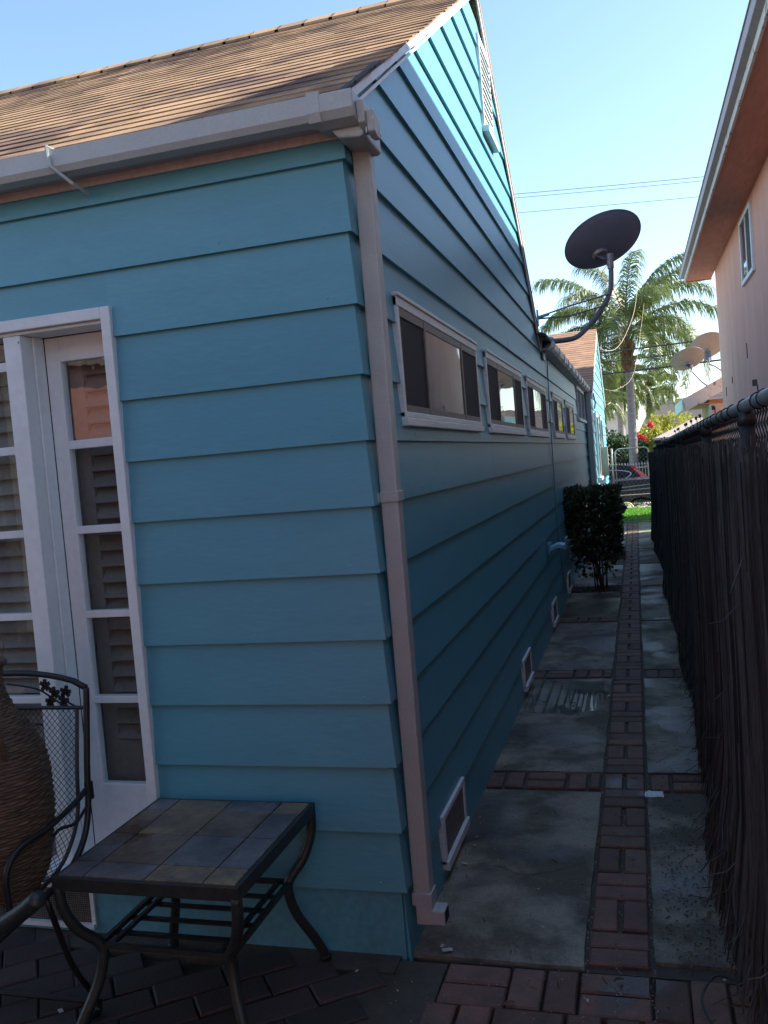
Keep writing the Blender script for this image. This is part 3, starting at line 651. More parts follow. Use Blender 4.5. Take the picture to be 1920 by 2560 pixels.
# satellite dish
def dish(cx, cy, cz, az, el, r, name, label, mdish, mmast, mastpts, mr, extra=None, arm=True):
    rt = root(name, mastpts[0], label, 'satellite dish')
    n = Vector((math.sin(az) * math.cos(el), math.cos(az) * math.cos(el), math.sin(el)))
    u_ = n.cross(Vector((0, 0, 1))).normalized(); v_ = u_.cross(n); c = Vector((cx, cy, cz))
    mb = MB(); nr, na = 10, 56; dp = r * .17
    for sgn, off in ((0, 0), (1, .006)):
        vs = []
        for i in range(nr + 1):
            q = i / nr
            for k_ in range(na):
                a = 2 * math.pi * k_ / na
                vs.append(c + (u_ * math.cos(a) + v_ * math.sin(a)) * (r * q) + n * (-dp * (1 - q * q) - off * (1 if i < nr else 0)))
        mb.add(vs, [(i * na + k_, i * na + (k_ + 1) % na, (i + 1) * na + (k_ + 1) % na, (i + 1) * na + k_) for i in range(nr) for k_ in range(na)])
    mb.tube([c + (u_ * math.cos(a) + v_ * math.sin(a)) * r for a in [2 * math.pi * k_ / na for k_ in range(na + 1)]], .005, 5, cap=False)
    mb.build('reflector', mdish, rt, smooth=True)
    MB().tube(mastpts, mr, 12).build('mast', mmast, rt, smooth=True)
    top = Vector(mastpts[-1]); b0 = c - n * (dp * .93) - v_ * r * .30
    bk_ = MB()
    bk_.tube([b0 + n * .0, b0 - n * .035], [r * .22, r * .18], 20)
    bk_.build('backing_ring', 'bracket', rt, smooth=False)
    br = MB()
    for sg in (-1, 1):
        br.bar(b0 - n * .02 + u_ * sg * .03, top + u_ * sg * .026 + Vector((0, 0, -.02)), .008, .085, up=u_)
    br.tube([top + Vector((0, 0, -.11)), top + Vector((0, 0, .03))], mr * 1.3, 12)
    for sg in (-1, 1):
        for t_ in (.3, .7):
            p_ = (b0 - n * .03).lerp(top, t_) + u_ * sg * .034; br.tube([p_, p_ + u_ * sg * .014], .008, 6)
    br.build('clamp', 'bracket', rt)
    for k_ in range(4):
        a = .8 + k_ * 1.57; p_ = b0 + (u_ * math.cos(a) + v_ * math.sin(a)) * r * .25
    if arm:
        e_ = c + n * r * 1.05 - v_ * r * .75
        MB().bar(c - v_ * r * .98, e_, .02, .03).build('feed_arm', mmast, rt)
        MB().tube([e_, e_ + (c - e_).normalized() * .10], [.03, .022], 10).build('feed_horn', 'bracket', rt)
    return rt, top
mp_ = crom([(.075, 5.98, 2.565), (.22, 6.02, 2.565), (.34, 6.1, 2.60), (.48, 6.2, 2.74), (.60, 6.25, 2.90), (.655, 6.27, 3.02), (.672, 6.28, 3.16), (.672, 6.28, 3.33)], 6)
DI, top = dish(.614, 6.35, 3.511, -.568, 1.013, .373, 'satellite_dish', 'large dark grey satellite dish on a bent mast bolted to the blue gable corner', 'dish', 'mast', mp_, .024)
pl = MB(); n_ = 20
pl.tube([(.018, 5.86, 2.56), (.030, 5.86, 2.56)], .115, 24); pl.box(.018, .03, 5.75, 5.95, 2.38, 2.56)
pl.build('mount_plate', 'blue', DI)
MB().tube([(.03, 5.90, 2.56), (.085, 5.985, 2.565)], .045, 12).build('hinge_boss', 'blue', DI)
MB().tube([(.02, 5.55, 2.74), (.30, 5.9, 2.86), (.66, 6.27, 2.985)], .008, 6).build('strut', 'mast', DI)
MB().tube([(.02, 5.55, 2.725), (.28, 5.9, 2.765), (.585, 6.23, 2.87)], .008, 6).build('strut', 'mast', DI)
MB().box(.017, .028, 5.50, 5.58, 2.66, 2.80).tube([(.02, 5.55, 2.735), (.11, 5.65, 2.77)], .014, 8).build('strut_foot', 'blue', DI)
MB().tube(crom([(.66, 6.26, 3.27), (.60, 6.24, 3.20), (.575, 6.24, 3.13), (.60, 6.24, 3.09), (.65, 6.25, 3.11)], 6), .004, 5).build('coax_loop', 'cable', DI)

# ================================================================ SHRUB
def leafmesh(mb, c, size, asp=.5, up=.3, fold=.15):
    d = Vector((U(-1, 1), U(-1, 1), U(-1, 1) + up)).normalized(); s_ = d.cross(Vector((U(-1, 1), U(-1, 1), U(-1, 1)))).normalized(); n_ = d.cross(s_)
    l = size * U(.6, 1.2); w_ = l * asp; c = Vector(c)
    mb.add([c, c + d * l * .45 + s_ * w_ * .5 + n_ * l * fold, c + d * l, c + d * l * .45 - s_ * w_ * .5 + n_ * l * fold, c + d * l * .5], [(0, 1, 4), (1, 2, 4), (2, 3, 4), (3, 0, 4)])
SH = root('clipped_shrub', (.30, 7.27, 0), 'dark broad leaved shrub clipped square, growing from a soil pocket against the blue wall', 'shrub')
fl = MB()
for i in range(4200):
    z_ = U(.36, 1.06) if random.random() < .86 else U(.16, .45)
    hw = .285 if z_ > .72 else .20 + .10 * (z_ - .15) / .57
    # noise-like gaps
    x_ = .305 + hw * (1 if random.random() < .5 else -1) * (1 - abs(random.gauss(0, .35)))
    x_ = max(.305 - hw, min(.305 + hw, x_)); y_ = 7.27 + U(-.27, .27) * (.8 if z_ < .7 else 1)
    if random.random() < .55: x_ = .305 + U(-hw, hw); y_ = 7.27 + random.choice((-1, 1)) * U(.17, .27)
    if z_ < .72 and math.sin(x_ * 37 + z_ * 21) + math.sin(y_ * 31 - z_ * 27) < -.7: continue
    if z_ < .35 and random.random() < .65: continue
    leafmesh(fl, (x_ + .02 * math.sin(z_ * 17), y_, z_ + .02 * math.sin(x_ * 23) + .012 * math.sin(y_ * 41)), .078, .5)
for i in range(700): leafmesh(fl, (.305 + U(-.29, .29), 7.27 + U(-.27, .27), 1.045 + U(-.03, .03)), .08, .5, up=.9)
fl.build('foliage', 'leafdark', SH)
st = MB()
for i in range(11):
    a = U(0, 6.28); r0 = U(.02, .09); b = (.31 + r0 * math.cos(a), 7.27 + r0 * math.sin(a)); e = (.31 + U(-.2, .2), 7.27 + U(-.18, .18))
    st.tube(crom([(b[0], b[1], -.02), (b[0] + (e[0] - b[0]) * .3, b[1] + (e[1] - b[1]) * .3, .3), (e[0], e[1], .75)], 4), [.009, .009, .009, .008, .008, .007, .006, .005, .004], 6)
st.build('stems', 'stem', SH)
struct(MB().box(-.02, .535, 7.075, 7.465, -.05, -.004).build('soil_bed', 'soil'))
lt = MB()
for i in range(160): lt.obox((U(.0, .53), U(6.95, 7.5), .004), (U(-1, 1), U(-1, 1), U(-.3, .3)), (U(-1, 1), U(-1, 1), .1), (0, 0, 1), U(.006, .02), U(.004, .01), .001)
tag(lt.build('leaf_litter', 'brownleaf'), 'brown leaf litter under the clipped shrub', 'litter', kind='stuff')
bs = root('brick_step', (.3, 10.1, 0), 'low brick and concrete step against the wall behind the shrub', 'step')
sb = MB()
for i in range(3):
    for j in range(1): brick(sb, .0 + i * .19, .18 + i * .19, 9.75, 9.85, z=.09)
sb.box(.0, .55, 9.80, 10.55, .0, .085); sb.build('bricks', 'brick', bs); MB().box(.0, .565, 9.78, 10.6, .092, .125).build('slab', 'concrete', bs, bevel=.004)

# ================================================================ FENCE
FX = 1.075
FE = root('chain_link_fence', (FX, 5.5, 0), 'galvanised chain link fence with round top rail along the right of the path', 'fence')
rz = lambda y: 1.612 - .011 * (y + .5)
MB().tube([(FX + .004 * math.sin(y), y, rz(y)) for y in [-3.5 + .5 * k for k in range(32)]], .0175, 12).build('top_rail', 'galv', FE, smooth=True)
for y in (-2.9, -.05, 1.35, 3.9, 6.6, 9.3, 12.0):
    pass
for y in (-2.9, -.05, 1.35, 3.9, 6.6, 9.3, 12.0):
    MB().tube([(FX, y, 0), (FX, y, rz(y) - .02)], .020, 12).build('post', 'wire', FE, smooth=True)
    MB().tube([(FX, y, rz(y) - .05), (FX, y, rz(y) - .015)], [.024, .021], 12).build('post_cap', 'wire', FE, smooth=True)
cm = MB(); pitch = .052
y = -2.0; i = 0
while y < 12.0:
    pts = []; s = 1 if i % 2 else -1
    zt = rz(y) + .012; kk = 0; zz = zt
    while zz > 1.02:
        pts.append((FX + .02 + (.004 if kk % 2 else -.004), y + s * (pitch * .5 if kk % 2 else 0) * 1.0, zz)); zz -= pitch * .62; kk += 1
    cm.tube(pts, .0016, 4, cap=False)
    # knuckle at top
    cm.tube([(FX + .02, y, zt), (FX + .02, y + .008, zt + .014), (FX + .02, y + .016, zt)], .0018, 4)
    y += pitch * .5; i += 1
cm.build('wire_mesh', 'wire', FE)
y = -1.2
while y < 11.8:
    tw = MB(); a0 = U(0, .03); pts = [(FX + .020 * math.cos(t), y + a0 * t * .15, rz(y) + .020 * math.sin(t)) for t in [k * .6 for k in range(11)]]
    tw.tube(pts, .0021, 4)
    if random.random() < .35: tw.tube([(FX, y, rz(y) + .02), (FX + U(-.02, .01), y + .01, rz(y) + .045)], .0018, 4); tw.tube([(FX - .005, y + .01, rz(y) + .036), (FX - .005, y + .012, rz(y) + .05)], .006, 5)
    y += U(.11, .3); tw.build('tie_wire', 'wire', FE)
# reed screen
rd = MB()
def fx(y, z):
    b = 1.035 - .012 * math.sin(y * 1.3) - .01 * math.sin(y * 3.7 + 1)
    if z < .5: b -= (.5 - z) * (.055 + .03 * math.sin(y * 2.1)) * (1.6 if y < 1 else .8)
    return b - (.045 * max(0, y - 9) / 3)
y = -2.2; n = 0
while y < 12.15:
    for lay in range(2):
        yy = y + U(-.004, .004); dxl = lay * .014 + U(-.004, .006)
        top_ = rz(yy) - .115 + U(-.05, .035) - (.02 if random.random() < .1 else 0); bot = U(.0, .03)
        fl_ = U(-.05, .03) if yy > .3 else U(-.13, .02)
        lean = U(-.02, .02); r0 = U(.0022, .0045) * (1 if yy < 5 else 1.35)
        pts = []
        for q in (0, .12, .3, .55, .8, 1):
            zz = bot + (top_ - bot) * q; cv = (1 - q) ** 4
            pts.append((fx(yy, zz) + dxl + U(-.0025, .0025) + cv * U(-.03, .004), yy + lean * (q - .5) + cv * fl_ * .8, zz))
        rd.tube(pts, [r0 * .6, r0, r0, r0, r0 * .9, r0 * .5], 3, cap=False)
    y += (.0062 if y < 5 else .0085)
for i in range(150):   # frayed strands at the foot and across the face
    yy = U(-.8, 3.5) if i < 110 else U(3, 12); z0 = U(.0, .28) if i < 90 else U(.3, 1.35); l = U(.06, .18)
    a = U(-1.2, 1.2); x_ = fx(yy, z0) - .008
    rd.tube([(x_, yy, z0 + l * .6), (x_ - U(.01, .05), yy - math.sin(a) * l * .5, max(.004, z0)), (x_ - U(.02, .10), yy - math.sin(a) * l, max(.004, z0 - U(0, .05)))], [.0022, .002, .001], 3, cap=False)
ro = rd.build('reed_screen', 'reed')
tag(ro, 'dark weathered brushwood reed screening tied to the chain link fence', 'reed screening')
hp = MB().tube(crom([(1.02, -.26, .01), (.90, -.28, .02), (.86, -.20, .05), (.90, -.10, .06), (.96, -.08, .04)], 6), .004, 5)
tag(hp.build('bent_reed', 'reed'), 'single curled reed strand lying on the bricks by the foot of the screen', 'reed')

# ================================================================ GATE
GY = 15.4
GT = root('wire_gate', (.4, GY, 0), 'pale metal gate with rounded corners and wire infill at the path end', 'gate')
def rr(x0, x1, z0, z1, r):
    pts = [(x0, GY, z0)]; pts.append((x0, GY, z1 - r))
    for k in range(1, 7): a = math.pi - k * math.pi / 12; pts.append((x0 + r + r * math.cos(a), GY, z1 - r + r * math.sin(a)))
    for k in range(0, 7): a = math.pi / 2 - k * math.pi / 12; pts.append((x1 - r + r * math.cos(a), GY, z1 - r + r * math.sin(a)))
    pts += [(x1, GY, z0), (x0, GY, z0)]
    return pts
MB().tube(rr(.395, 1.03, .02, 1.465, .09), .013, 8).build('frame', 'gatewhite', GT, smooth=True)
MB().tube([(.395, GY, .70), (1.03, GY, .735)], .009, 8).tube([(.395, GY, .64), (1.03, GY, .66)], .009, 8).build('rail', 'gatewhite', GT)
def linkmesh(x0, x1, z0, z1, y, p, r):
    mb = MB()
    d0 = z0 - x1
    c = z0 - x1
    while c < z1 - x0:      # z = x + c
        a = max(x0, z0 - c); b = min(x1, z1 - c)
        if b - a > .01: mb.tube([(a, y - .003, a + c), (b, y - .003, b + c)], r, 4, cap=False)
        c += p
    c = z0 + x0
    while c < z1 + x1:
        a = max(x0, c - z1); b = min(x1, c - z0)
        if b - a > .01: mb.tube([(a, y + .003, c - a), (b, y + .003, c - b)], r, 4, cap=False)
        c += p
    return mb
linkmesh(.415, 1.01, .04, 1.45, GY, .085, .0015).build('wire_mesh', 'galv', GT)
GPs = root('gate_post', (.335, GY, 0), 'pale round steel post carrying the walk gate', 'post')
MB().tube([(.335, GY, 0), (.335, GY, 1.46)], .019, 10).build('pipe', 'gatewhite', GPs, smooth=True); MB().lathe([(.022, 1.455), (.02, 1.475), (.0, 1.49)], (.335, GY, 0), 10).build('cap', 'gatewhite', GPs)
GP = root('fence_panel', (.25, GY, 0), 'narrow chain link panel filling the gap between house corner and gate post', 'fence panel')
linkmesh(.15, .31, .04, 1.38, GY, .085, .0026).build('wire_mesh', 'gatewhite', GP); MB().tube([(.15, GY, .78), (.32, GY, .80)], .009, 8).tube([(.15, GY, .70), (.32, GY, .70)], .007, 8).build('rail', 'gatewhite', GP)

# ================================================================ SALMON HOUSE on the right
PH = root('salmon_house', (2.3, 3, 0), 'tall salmon pink stucco house with deep eaves beyond the fence on the right', 'house')
PE = 14.72
MB().box(2.3, 9, -2.5, 13.95, -.03, 4.75).build('wall', 'stucco', PH)
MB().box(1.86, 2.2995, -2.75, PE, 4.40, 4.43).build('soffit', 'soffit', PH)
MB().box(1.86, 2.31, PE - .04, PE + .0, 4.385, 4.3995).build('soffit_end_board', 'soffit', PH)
MB().box(1.835, 1.8595, -2.75, PE + .0, 4.385, 4.53).build('fascia', 'old_white', PH, bevel=.003)
MB().prism([(1.765, 4.555), (1.775, 4.475), (1.834, 4.465), (1.834, 4.555)], 1, -2.75, PE + .06).build('gutter', 'gutter_old', PH, bevel=.004)
MB().box(1.755, 1.80, -2.75, PE + .07, 4.5555, 4.566).build('drip_edge', 'gutter_old', PH)
MB().prism([(1.79, 4.567), (5.6, 5.75), (9.4, 4.567), (9.4, 4.45), (5.6, 5.6), (1.86, 4.432)], 1, -2.8, PE + .03).build('roof', 'shingle_brown', PH)
PW = MB().box(2.27, 2.2995, 8.98, 9.05, 3.53, 4.30).box(2.27, 2.2995, 10.03, 10.10, 3.53, 4.30).box(2.27, 2.2995, 9.05, 10.03, 4.25, 4.30).box(2.265, 2.2995, 8.97, 10.11, 3.48, 3.53).box(2.275, 2.2995, 9.50, 9.56, 3.53, 4.25).build('window', 'white', PH)
MB().box(2.285, 2.2995, 9.05, 10.03, 3.53, 4.25).build('glass', 'glass', PW)
MB().box(2.283, 2.2848, 9.05, 9.50, 3.55, 4.23).build('insect_screen', 'screen', PW)
vp = MB().box(2.26, 2.2995, 10.3, 11.0, 1.75, 1.98)
VP_ = vp.build('wall_vent', 'palewall', PH); MB().box(2.252, 2.2598, 10.42, 10.88, 1.75, 1.92).build('vent_screen', 'dark', VP_)
MB().box(2.292, 2.2996, 10.2, 10.23, 2.55, 2.75).box(2.292, 2.2996, 12.2, 12.23, 2.35, 2.45).box(2.292, 2.2996, 13.2, 13.23, 2.2, 2.35).build('wall_crack', 'dark', PH)
MB().tube(crom([(2.294, 7.9, 2.9), (2.292, 7.75, 2.6), (2.293, 7.6, 2.3), (2.292, 7.45, 2.0)], 4), .004, 4).build('wall_wire', 'dark', PH)
# low garage wing further on, with two dishes
GA = root('garage_wing', (2.1, 16.5, 0), 'low stucco outbuilding toned apricot for warm light, with flaking white eaves past the salmon house', 'outbuilding')
MB().box(2.22, 7, 15.9, 17.8, -.03, 2.28).build('wall', 'stucco_lit', GA)
MB().box(2.14, 2.42, 14.4, 15.2, 0, 2.14).build('pier', 'beigewall', GA)
MB().prism([(1.72, 2.30), (2.45, 2.66), (7.4, 2.9), (7.4, 2.82), (2.45, 2.60), (1.72, 2.22)], 1, 15.0, 18.0).build('roof', 'shingle', GA)
MB().prism([(1.70, 2.295), (2.44, 2.655), (2.44, 2.40), (2.1, 2.24), (1.74, 2.07)], 1, 14.93, 14.995).build('barge_board', 'old_white', GA)
MB().box(1.68, 1.7195, 14.97, 18.0, 2.09, 2.30).build('fascia', 'old_white', GA)
MB().box(1.74, 2.2195, 15.0, 17.95, 2.17, 2.19).build('soffit', 'stucco_lit', GA)
D2_, _ = dish(1.914, 16.5, 3.164, -.34, .937, .336, 'satellite_dish', 'left and lower of the two beige satellite dishes above the low outbuilding', 'dishpale', 'mastpale',
              crom([(2.25, 16.2, 2.56), (2.15, 16.3, 2.66), (2.02, 16.4, 2.84), (1.97, 16.42, 2.92), (1.97, 16.42, 3.0)], 4), .018)
D3_, _ = dish(2.37, 17.3, 3.47, -.25, .85, .36, 'satellite_dish', 'higher beige satellite dish half hidden behind the salmon wall edge', 'dishpale', 'mastpale',
              crom([(2.85, 17.0, 2.62), (2.7, 17.1, 2.80), (2.5, 17.2, 3.0), (2.38, 17.25, 3.08), (2.37, 17.25, 3.18)], 4), .018)
cbx = MB()
for (a, b, sg) in [((1.95, 16.4, 2.95), (1.70, 15.2, 2.3), .12), ((1.97, 16.4, 2.92), (1.85, 15.6, 2.4), -.1), ((2.3, 17.2, 3.1), (2.0, 16.0, 2.45), .1), ((2.36, 17.2, 3.1), (2.30, 16.5, 2.58), -.06), ((2.2, 17.0, 3.0), (1.8, 15.4, 2.35), .16)]:
    a = Vector(a); b = Vector(b); cbx.tube(crom([a, a.lerp(b, .35) + Vector((sg, 0, -.15)), a.lerp(b, .7) + Vector((-sg * .4, 0, -.02)), b], 5), .006, 4)
tag(cbx.build('antenna_cables', 'palewall'), 'tangle of thin white coax cables hanging below the two beige dishes', 'cables')
# salmon neighbour behind the camera (its sunlit face colours the shade)
BK = root('rear_salmon_house', (-3, -6, 0), 'salmon stucco house standing behind the patio, seen only in the door glass', 'house')
MB().box(-9, 2.2, -9, -5.2, -.03, 2.86).build('wall', mat('coral_stucco', (.74, .31, .22), rough=.9, bump=.4), BK)
MB().prism([(-5.1, 2.86), (-7, 5.3), (-9.3, 2.86), (-9.3, 2.78), (-5.1, 2.80)], 0, -9.3, 2.25).build('roof', 'greyroof', BK)  # steep roof raised high to keep sky light off the front wall
PC = root('added_patio_cover', (-1.5, -3, 0), 'unseen dark timber cover, added behind the camera to shade patio and front wall', 'patio cover')  # unseen cover, added to block sky light from patio and front wall
pcb = MB(); x = -3.2
while x < .2: pcb.box(x, x + .138, -5.0, -2.0, 2.70, 2.722); x += .141
pcb.build('boards', 'reed', PC)
for y in (-4.9, -3.5, -2.15): MB().box(-3.25, .25, y, y + .05, 2.55, 2.70).build('beam', 'reed', PC)
for (x, y) in [(-3.2, -4.87), (-3.2, -2.12), (.18, -4.87)]: MB().box(x, x + .09, y - .04, y + .05, -.03, 2.55).build('post', 'reed', PC)
RF = root('added_board_fence', (-3, -4.3, 0), 'unseen dark board fence, added behind to cut the salmon reflection in the door glass', 'fence')  # unseen fence, added to limit the salmon reflection and darken the ground
bf = MB(); x = -6.0
while x < -2.6: bf.box(x, x + .138, -4.32, -4.30, -.03, 1.98 + U(-.006, .006)); x += .142
bf.build('boards', 'reed', RF)

# ================================================================ WIRES
def wire(name, pts, r, label, m='linewire', group=None):
    return tag(MB().tube(crom(pts, 8), r, 6).build(name, m), label, 'wire', group)
def sag(a, b, s, n=6):
    a = Vector(a); b = Vector(b); return [a.lerp(b, k / n) - Vector((0, 0, 4 * s * (k / n) * (1 - k / n))) for k in range(n + 1)]
G = 'power lines over the street'
wire('power_line', sag((-6, 24.5, 4.43), (10, 24.5, 4.70), .25), .023, 'upper of the three thick black power lines in front of the big palm', group=G)
wire('power_line', sag((-6, 24.5, 4.12), (10, 24.5, 4.44), .25), .016, 'middle of the three thick black power lines in front of the big palm', group=G)
wire('power_line', sag((-6, 24.5, 3.78), (10, 24.5, 4.10), .25), .029, 'lowest of the three thick black power lines in front of the big palm', group=G)
wire('overhead_wire', sag((-16, 40, 14.7), (26, 40, 12.0), .3), .012, 'topmost of the three thin wires high in the sky', group='thin wires high in the sky')
wire('overhead_wire', sag((-16, 40, 14.55), (26, 40, 11.9), .35), .010, 'middle of the three thin wires high in the sky', group='thin wires high in the sky')
wire('overhead_wire', sag((-16, 40, 13.8), (26, 40, 11.2), .3), .010, 'lowest of the three thin wires high in the sky', group='thin wires high in the sky')
for k, (zz, nm) in enumerate([(4.55, 'upper'), (4.25, 'middle'), (4.05, 'lower')]):
    wire('distant_line', sag((-20, 55, zz + .1), (30, 55, zz - .1), .2), .012, nm + ' of three faint distant lines below the beige dishes', group='faint distant lines')
wire('service_cable', [(.17, 17.0, 3.66), (.30, 17.3, 3.60), (.50, 17.8, 3.66), (.70, 18.4, 3.95), (.95, 19.4, 4.6), (1.08, 20.2, 5.3), (1.20, 21, 6.2)], .0055, 'slack cream service cable rising from the far gable in front of the palm', 'cable')
wire('service_cable', [(.16, 16.6, 2.80), (.25, 16.8, 2.74), (.50, 17.2, 2.74), (.85, 18.2, 3.1), (1.1, 20, 4.3), (1.25, 22, 5.2)], .0035, 'thin pale cable looping low from the far gable across the palm trunk', 'cable')

# ================================================================ STREET
def car_wheel(parent, x, y, zc, r):
    W = MB().tube([(x, y - .11, zc), (x, y + .11, zc)], r, 24).build('wheel', 'tyre', parent, smooth=False)
    MB().tube([(x, y - .118, zc), (x, y - .108, zc)], r * .62, 18).build('rim', 'alloy', W)
RZ = -.75
# black pickup (side on, front towards -X)
PK = root('black_pickup', (-.6, 24, RZ), 'black pickup truck parked at the near kerb seen through the gate', 'pickup')
def prof(pts, y0, y1, tum=.0, zt=None):
    n = len(pts); mb = MB(); rows = []
    zs_ = [p[1] for p in pts]; zmin, zmax = min(zs_), max(zs_)
    for (yy, s) in ((y0, 1), (y1, -1)):
        rows.append([(p[0], yy + s * tum * max(0, (p[1] - (zt or zmin))) , p[1]) for p in pts])
    mb.add(rows[0] + rows[1], [tuple(range(n))[::-1], tuple(range(n, 2 * n))] + [(i, (i + 1) % n, n + (i + 1) % n, n + i) for i in range(n)])
    return mb
def arch(cx, r, z0, n=8): return [(cx - r * math.cos(math.pi * k / n), z0 + r * math.sin(math.pi * k / n)) for k in range(n + 1)]
z0 = RZ + .38
body = [(-3.6, z0), (-3.6, RZ + .95), (-3.4, RZ + 1.05), (-2.2, RZ + 1.15), (.1, RZ + 1.18), (.1, RZ + 1.30), (1.75, RZ + 1.30), (1.78, RZ + .6), (1.70, z0)] + [(p[0], p[1]) for p in arch(.85, .42, z0)[::-1]] + arch(-2.65, .42, z0)[::-1]
prof(body, 23.1, 25.0).build('body', 'carblack', PK, bevel=.02)
prof([(-2.1, RZ + 1.16), (-1.5, RZ + 1.72), (-.2, RZ + 1.75), (.08, RZ + 1.19)], 23.2, 24.9, .18, RZ + 1.16).build('cab', 'carglass', PK, bevel=.02)
MB().box(-3.3, 1.7, 23.085, 23.1, RZ + .88, RZ + .90).build('side_trim', 'chrome', PK); MB().box(1.78, 1.88, 23.15, 24.95, RZ + .45, RZ + .62).build('bumper', 'chrome', PK)
for x in (-2.65, .85):
    for y in (23.25, 24.85): car_wheel(PK, x, y, RZ + .37, .37)
MB().box(1.70, 1.79, 23.09, 23.3, RZ + .8, RZ + 1.15).build('tail_lamp', 'taillight', PK)
# red SUV
SV = root('red_suv', (-.8, 27.6, RZ), 'red estate car with dark windows and tall red tail lamp behind the black pickup', 'car')
z0 = RZ + .3
body = [(-3.4, z0), (-3.42, RZ + .8), (-2.3, RZ + 1.02), (.9, RZ + 1.10), (1.02, RZ + .95), (1.02, z0)] + arch(.15, .38, z0)[::-1] + arch(-2.55, .38, z0)[::-1]
prof(body, 26.7, 28.5).build('body', 'carred', SV, bevel=.03)
prof([(-2.3, RZ + 1.02), (-1.5, RZ + 1.60), (.30, RZ + 1.655), (.62, RZ + 1.60), (.98, RZ + 1.28), (.90, RZ + 1.10)], 26.78, 28.42, .14, RZ + 1.02).build('cabin', 'carglass', SV, bevel=.03)
# D pillar + tail lamp: red band sweeping from roof to waist
prof([(.58, RZ + 1.66), (.70, RZ + 1.60), (1.06, RZ + 1.28), (1.03, RZ + 1.05), (.76, RZ + 1.05), (.88, RZ + 1.28), (.60, RZ + 1.585)], 26.70, 26.80, .10, RZ + 1.02).build('tail_lamp', 'taillight', SV, bevel=.01)
MB().box(.93, 1.06, 26.75, 28.45, RZ + 1.05, RZ + 1.25).build('tailgate', 'carred', SV, bevel=.02)
prof([(.94, RZ + 1.15), (1.075, RZ + 1.24), (1.075, RZ + 1.08), (.92, RZ + 1.06)], 26.69, 26.705).build('white_glint', 'gatewhite', SV)  # white patch paints a reflection onto the car's rear corner
wl = MB().tube(crom([(-1.6, 26.745, RZ + 1.17), (-.4, 26.75, RZ + 1.16), (.3, 26.755, RZ + 1.20), (.60, 26.77, RZ + 1.36), (.3, 26.79, RZ + 1.48), (-.5, 26.80, RZ + 1.53), (-1.4, 26.80, RZ + 1.52)], 6), .013, 5)
wl.build('window_trim', 'chrome', SV)
for x in (-2.55, .15):
    for y in (26.85, 28.35): car_wheel(SV, x, y, RZ + .34, .34)
# white spear-topped fence across the street
WF = root('white_railing', (.6, 33.9, -.6), 'white spear topped railing across the street behind the cars', 'railing')
x = -3.0
pk = MB(); pb_ = 0
while x < 1.25:
    pk = MB().box(x - .012, x + .012, 33.88, 33.91, -.6, .72)
    pk.add([(x - .045, 33.89, .72), (x + .045, 33.89, .72), (x, 33.89, .83), (x, 33.86, .74), (x, 33.92, .74)], [(0, 3, 2), (3, 1, 2), (1, 4, 2), (4, 0, 2), (0, 1, 3), (0, 4, 1)])
    pk.build('picket', 'gatewhite', WF); x += .108
MB().box(-3.0, 1.25, 33.87, 33.92, .60, .64).box(-3.0, 1.25, 33.87, 33.92, -.4, -.36).build('rail', 'gatewhite', WF)
MB().box(1.21, 1.27, 33.86, 33.93, -.6, .80).build('post', 'gatewhite', WF)
hoop = MB().tube([(.49 + .16 * math.cos(a), 19.5, -.01 + .155 * math.sin(a)) for a in [math.pi * k / 16 for k in range(17)]], .020, 8)
tag(hoop.build('garden_hoop', 'tanhoop'), 'tan garden hoop standing at the far edge of the lawn', 'hoop')
# low plants on the kerb edge
def bush(name, label, loc, rx, ry, rz_, n, size, m, cat='bush', group=None, trunk=None, asp=.55, lumps=7, extra=None):
    B = root(name, loc, label, cat, group); mb = MB(); cx, cy, cz = loc
    cs = [(cx + U(-.6, .6) * rx, cy + U(-.6, .6) * ry, cz + rz_ * U(.5, 1.5), U(.35, .62)) for _ in range(lumps)] + [(cx, cy, cz + rz_, .75)]
    for i in range(n):
        c = random.choice(cs); d = Vector((random.gauss(0, 1), random.gauss(0, 1), random.gauss(0, 1))).normalized(); q = U(.72, 1.06)
        p = (c[0] + d.x * rx * c[3] * q, c[1] + d.y * ry * c[3] * q, max(cz + .02, c[2] + d.z * rz_ * c[3] * q))
        leafmesh(mb, p, size, asp)
    mb.build('foliage', m, B)
    if trunk:
        t = MB()
        for k in range(trunk):
            a = U(0, 6.28); t.tube(crom([(cx + .05 * math.cos(a), cy + .05 * math.sin(a), cz), (cx + rx * .2 * math.cos(a), cy + ry * .2 * math.sin(a), cz + rz_ * .7), (cx + rx * .5 * math.cos(a), cy + ry * .5 * math.sin(a), cz + rz_ * 1.3)], 3), [.05, .045, .04, .035, .03, .025, .02], 6)
        t.build('branches', 'stem', B)
    return B
KG = 'tufts along the kerb'
for k, x in enumerate([.0, .38, .75, 1.1, 1.5, -.5]):
    bush('kerb_plant', ['low scrubby plant at the lawn edge left of the hoop', 'low scrubby plant growing inside the tan hoop', 'low plant at the lawn edge right of the hoop', 'low plant at the lawn edge near the screen', 'low plant at the lawn edge farthest right', 'low plant at the lawn edge farthest left'][k], (x, 20.1, -.05), .22, .16, .09, 260, .06, 'hedge', 'plant', KG, asp=.3)
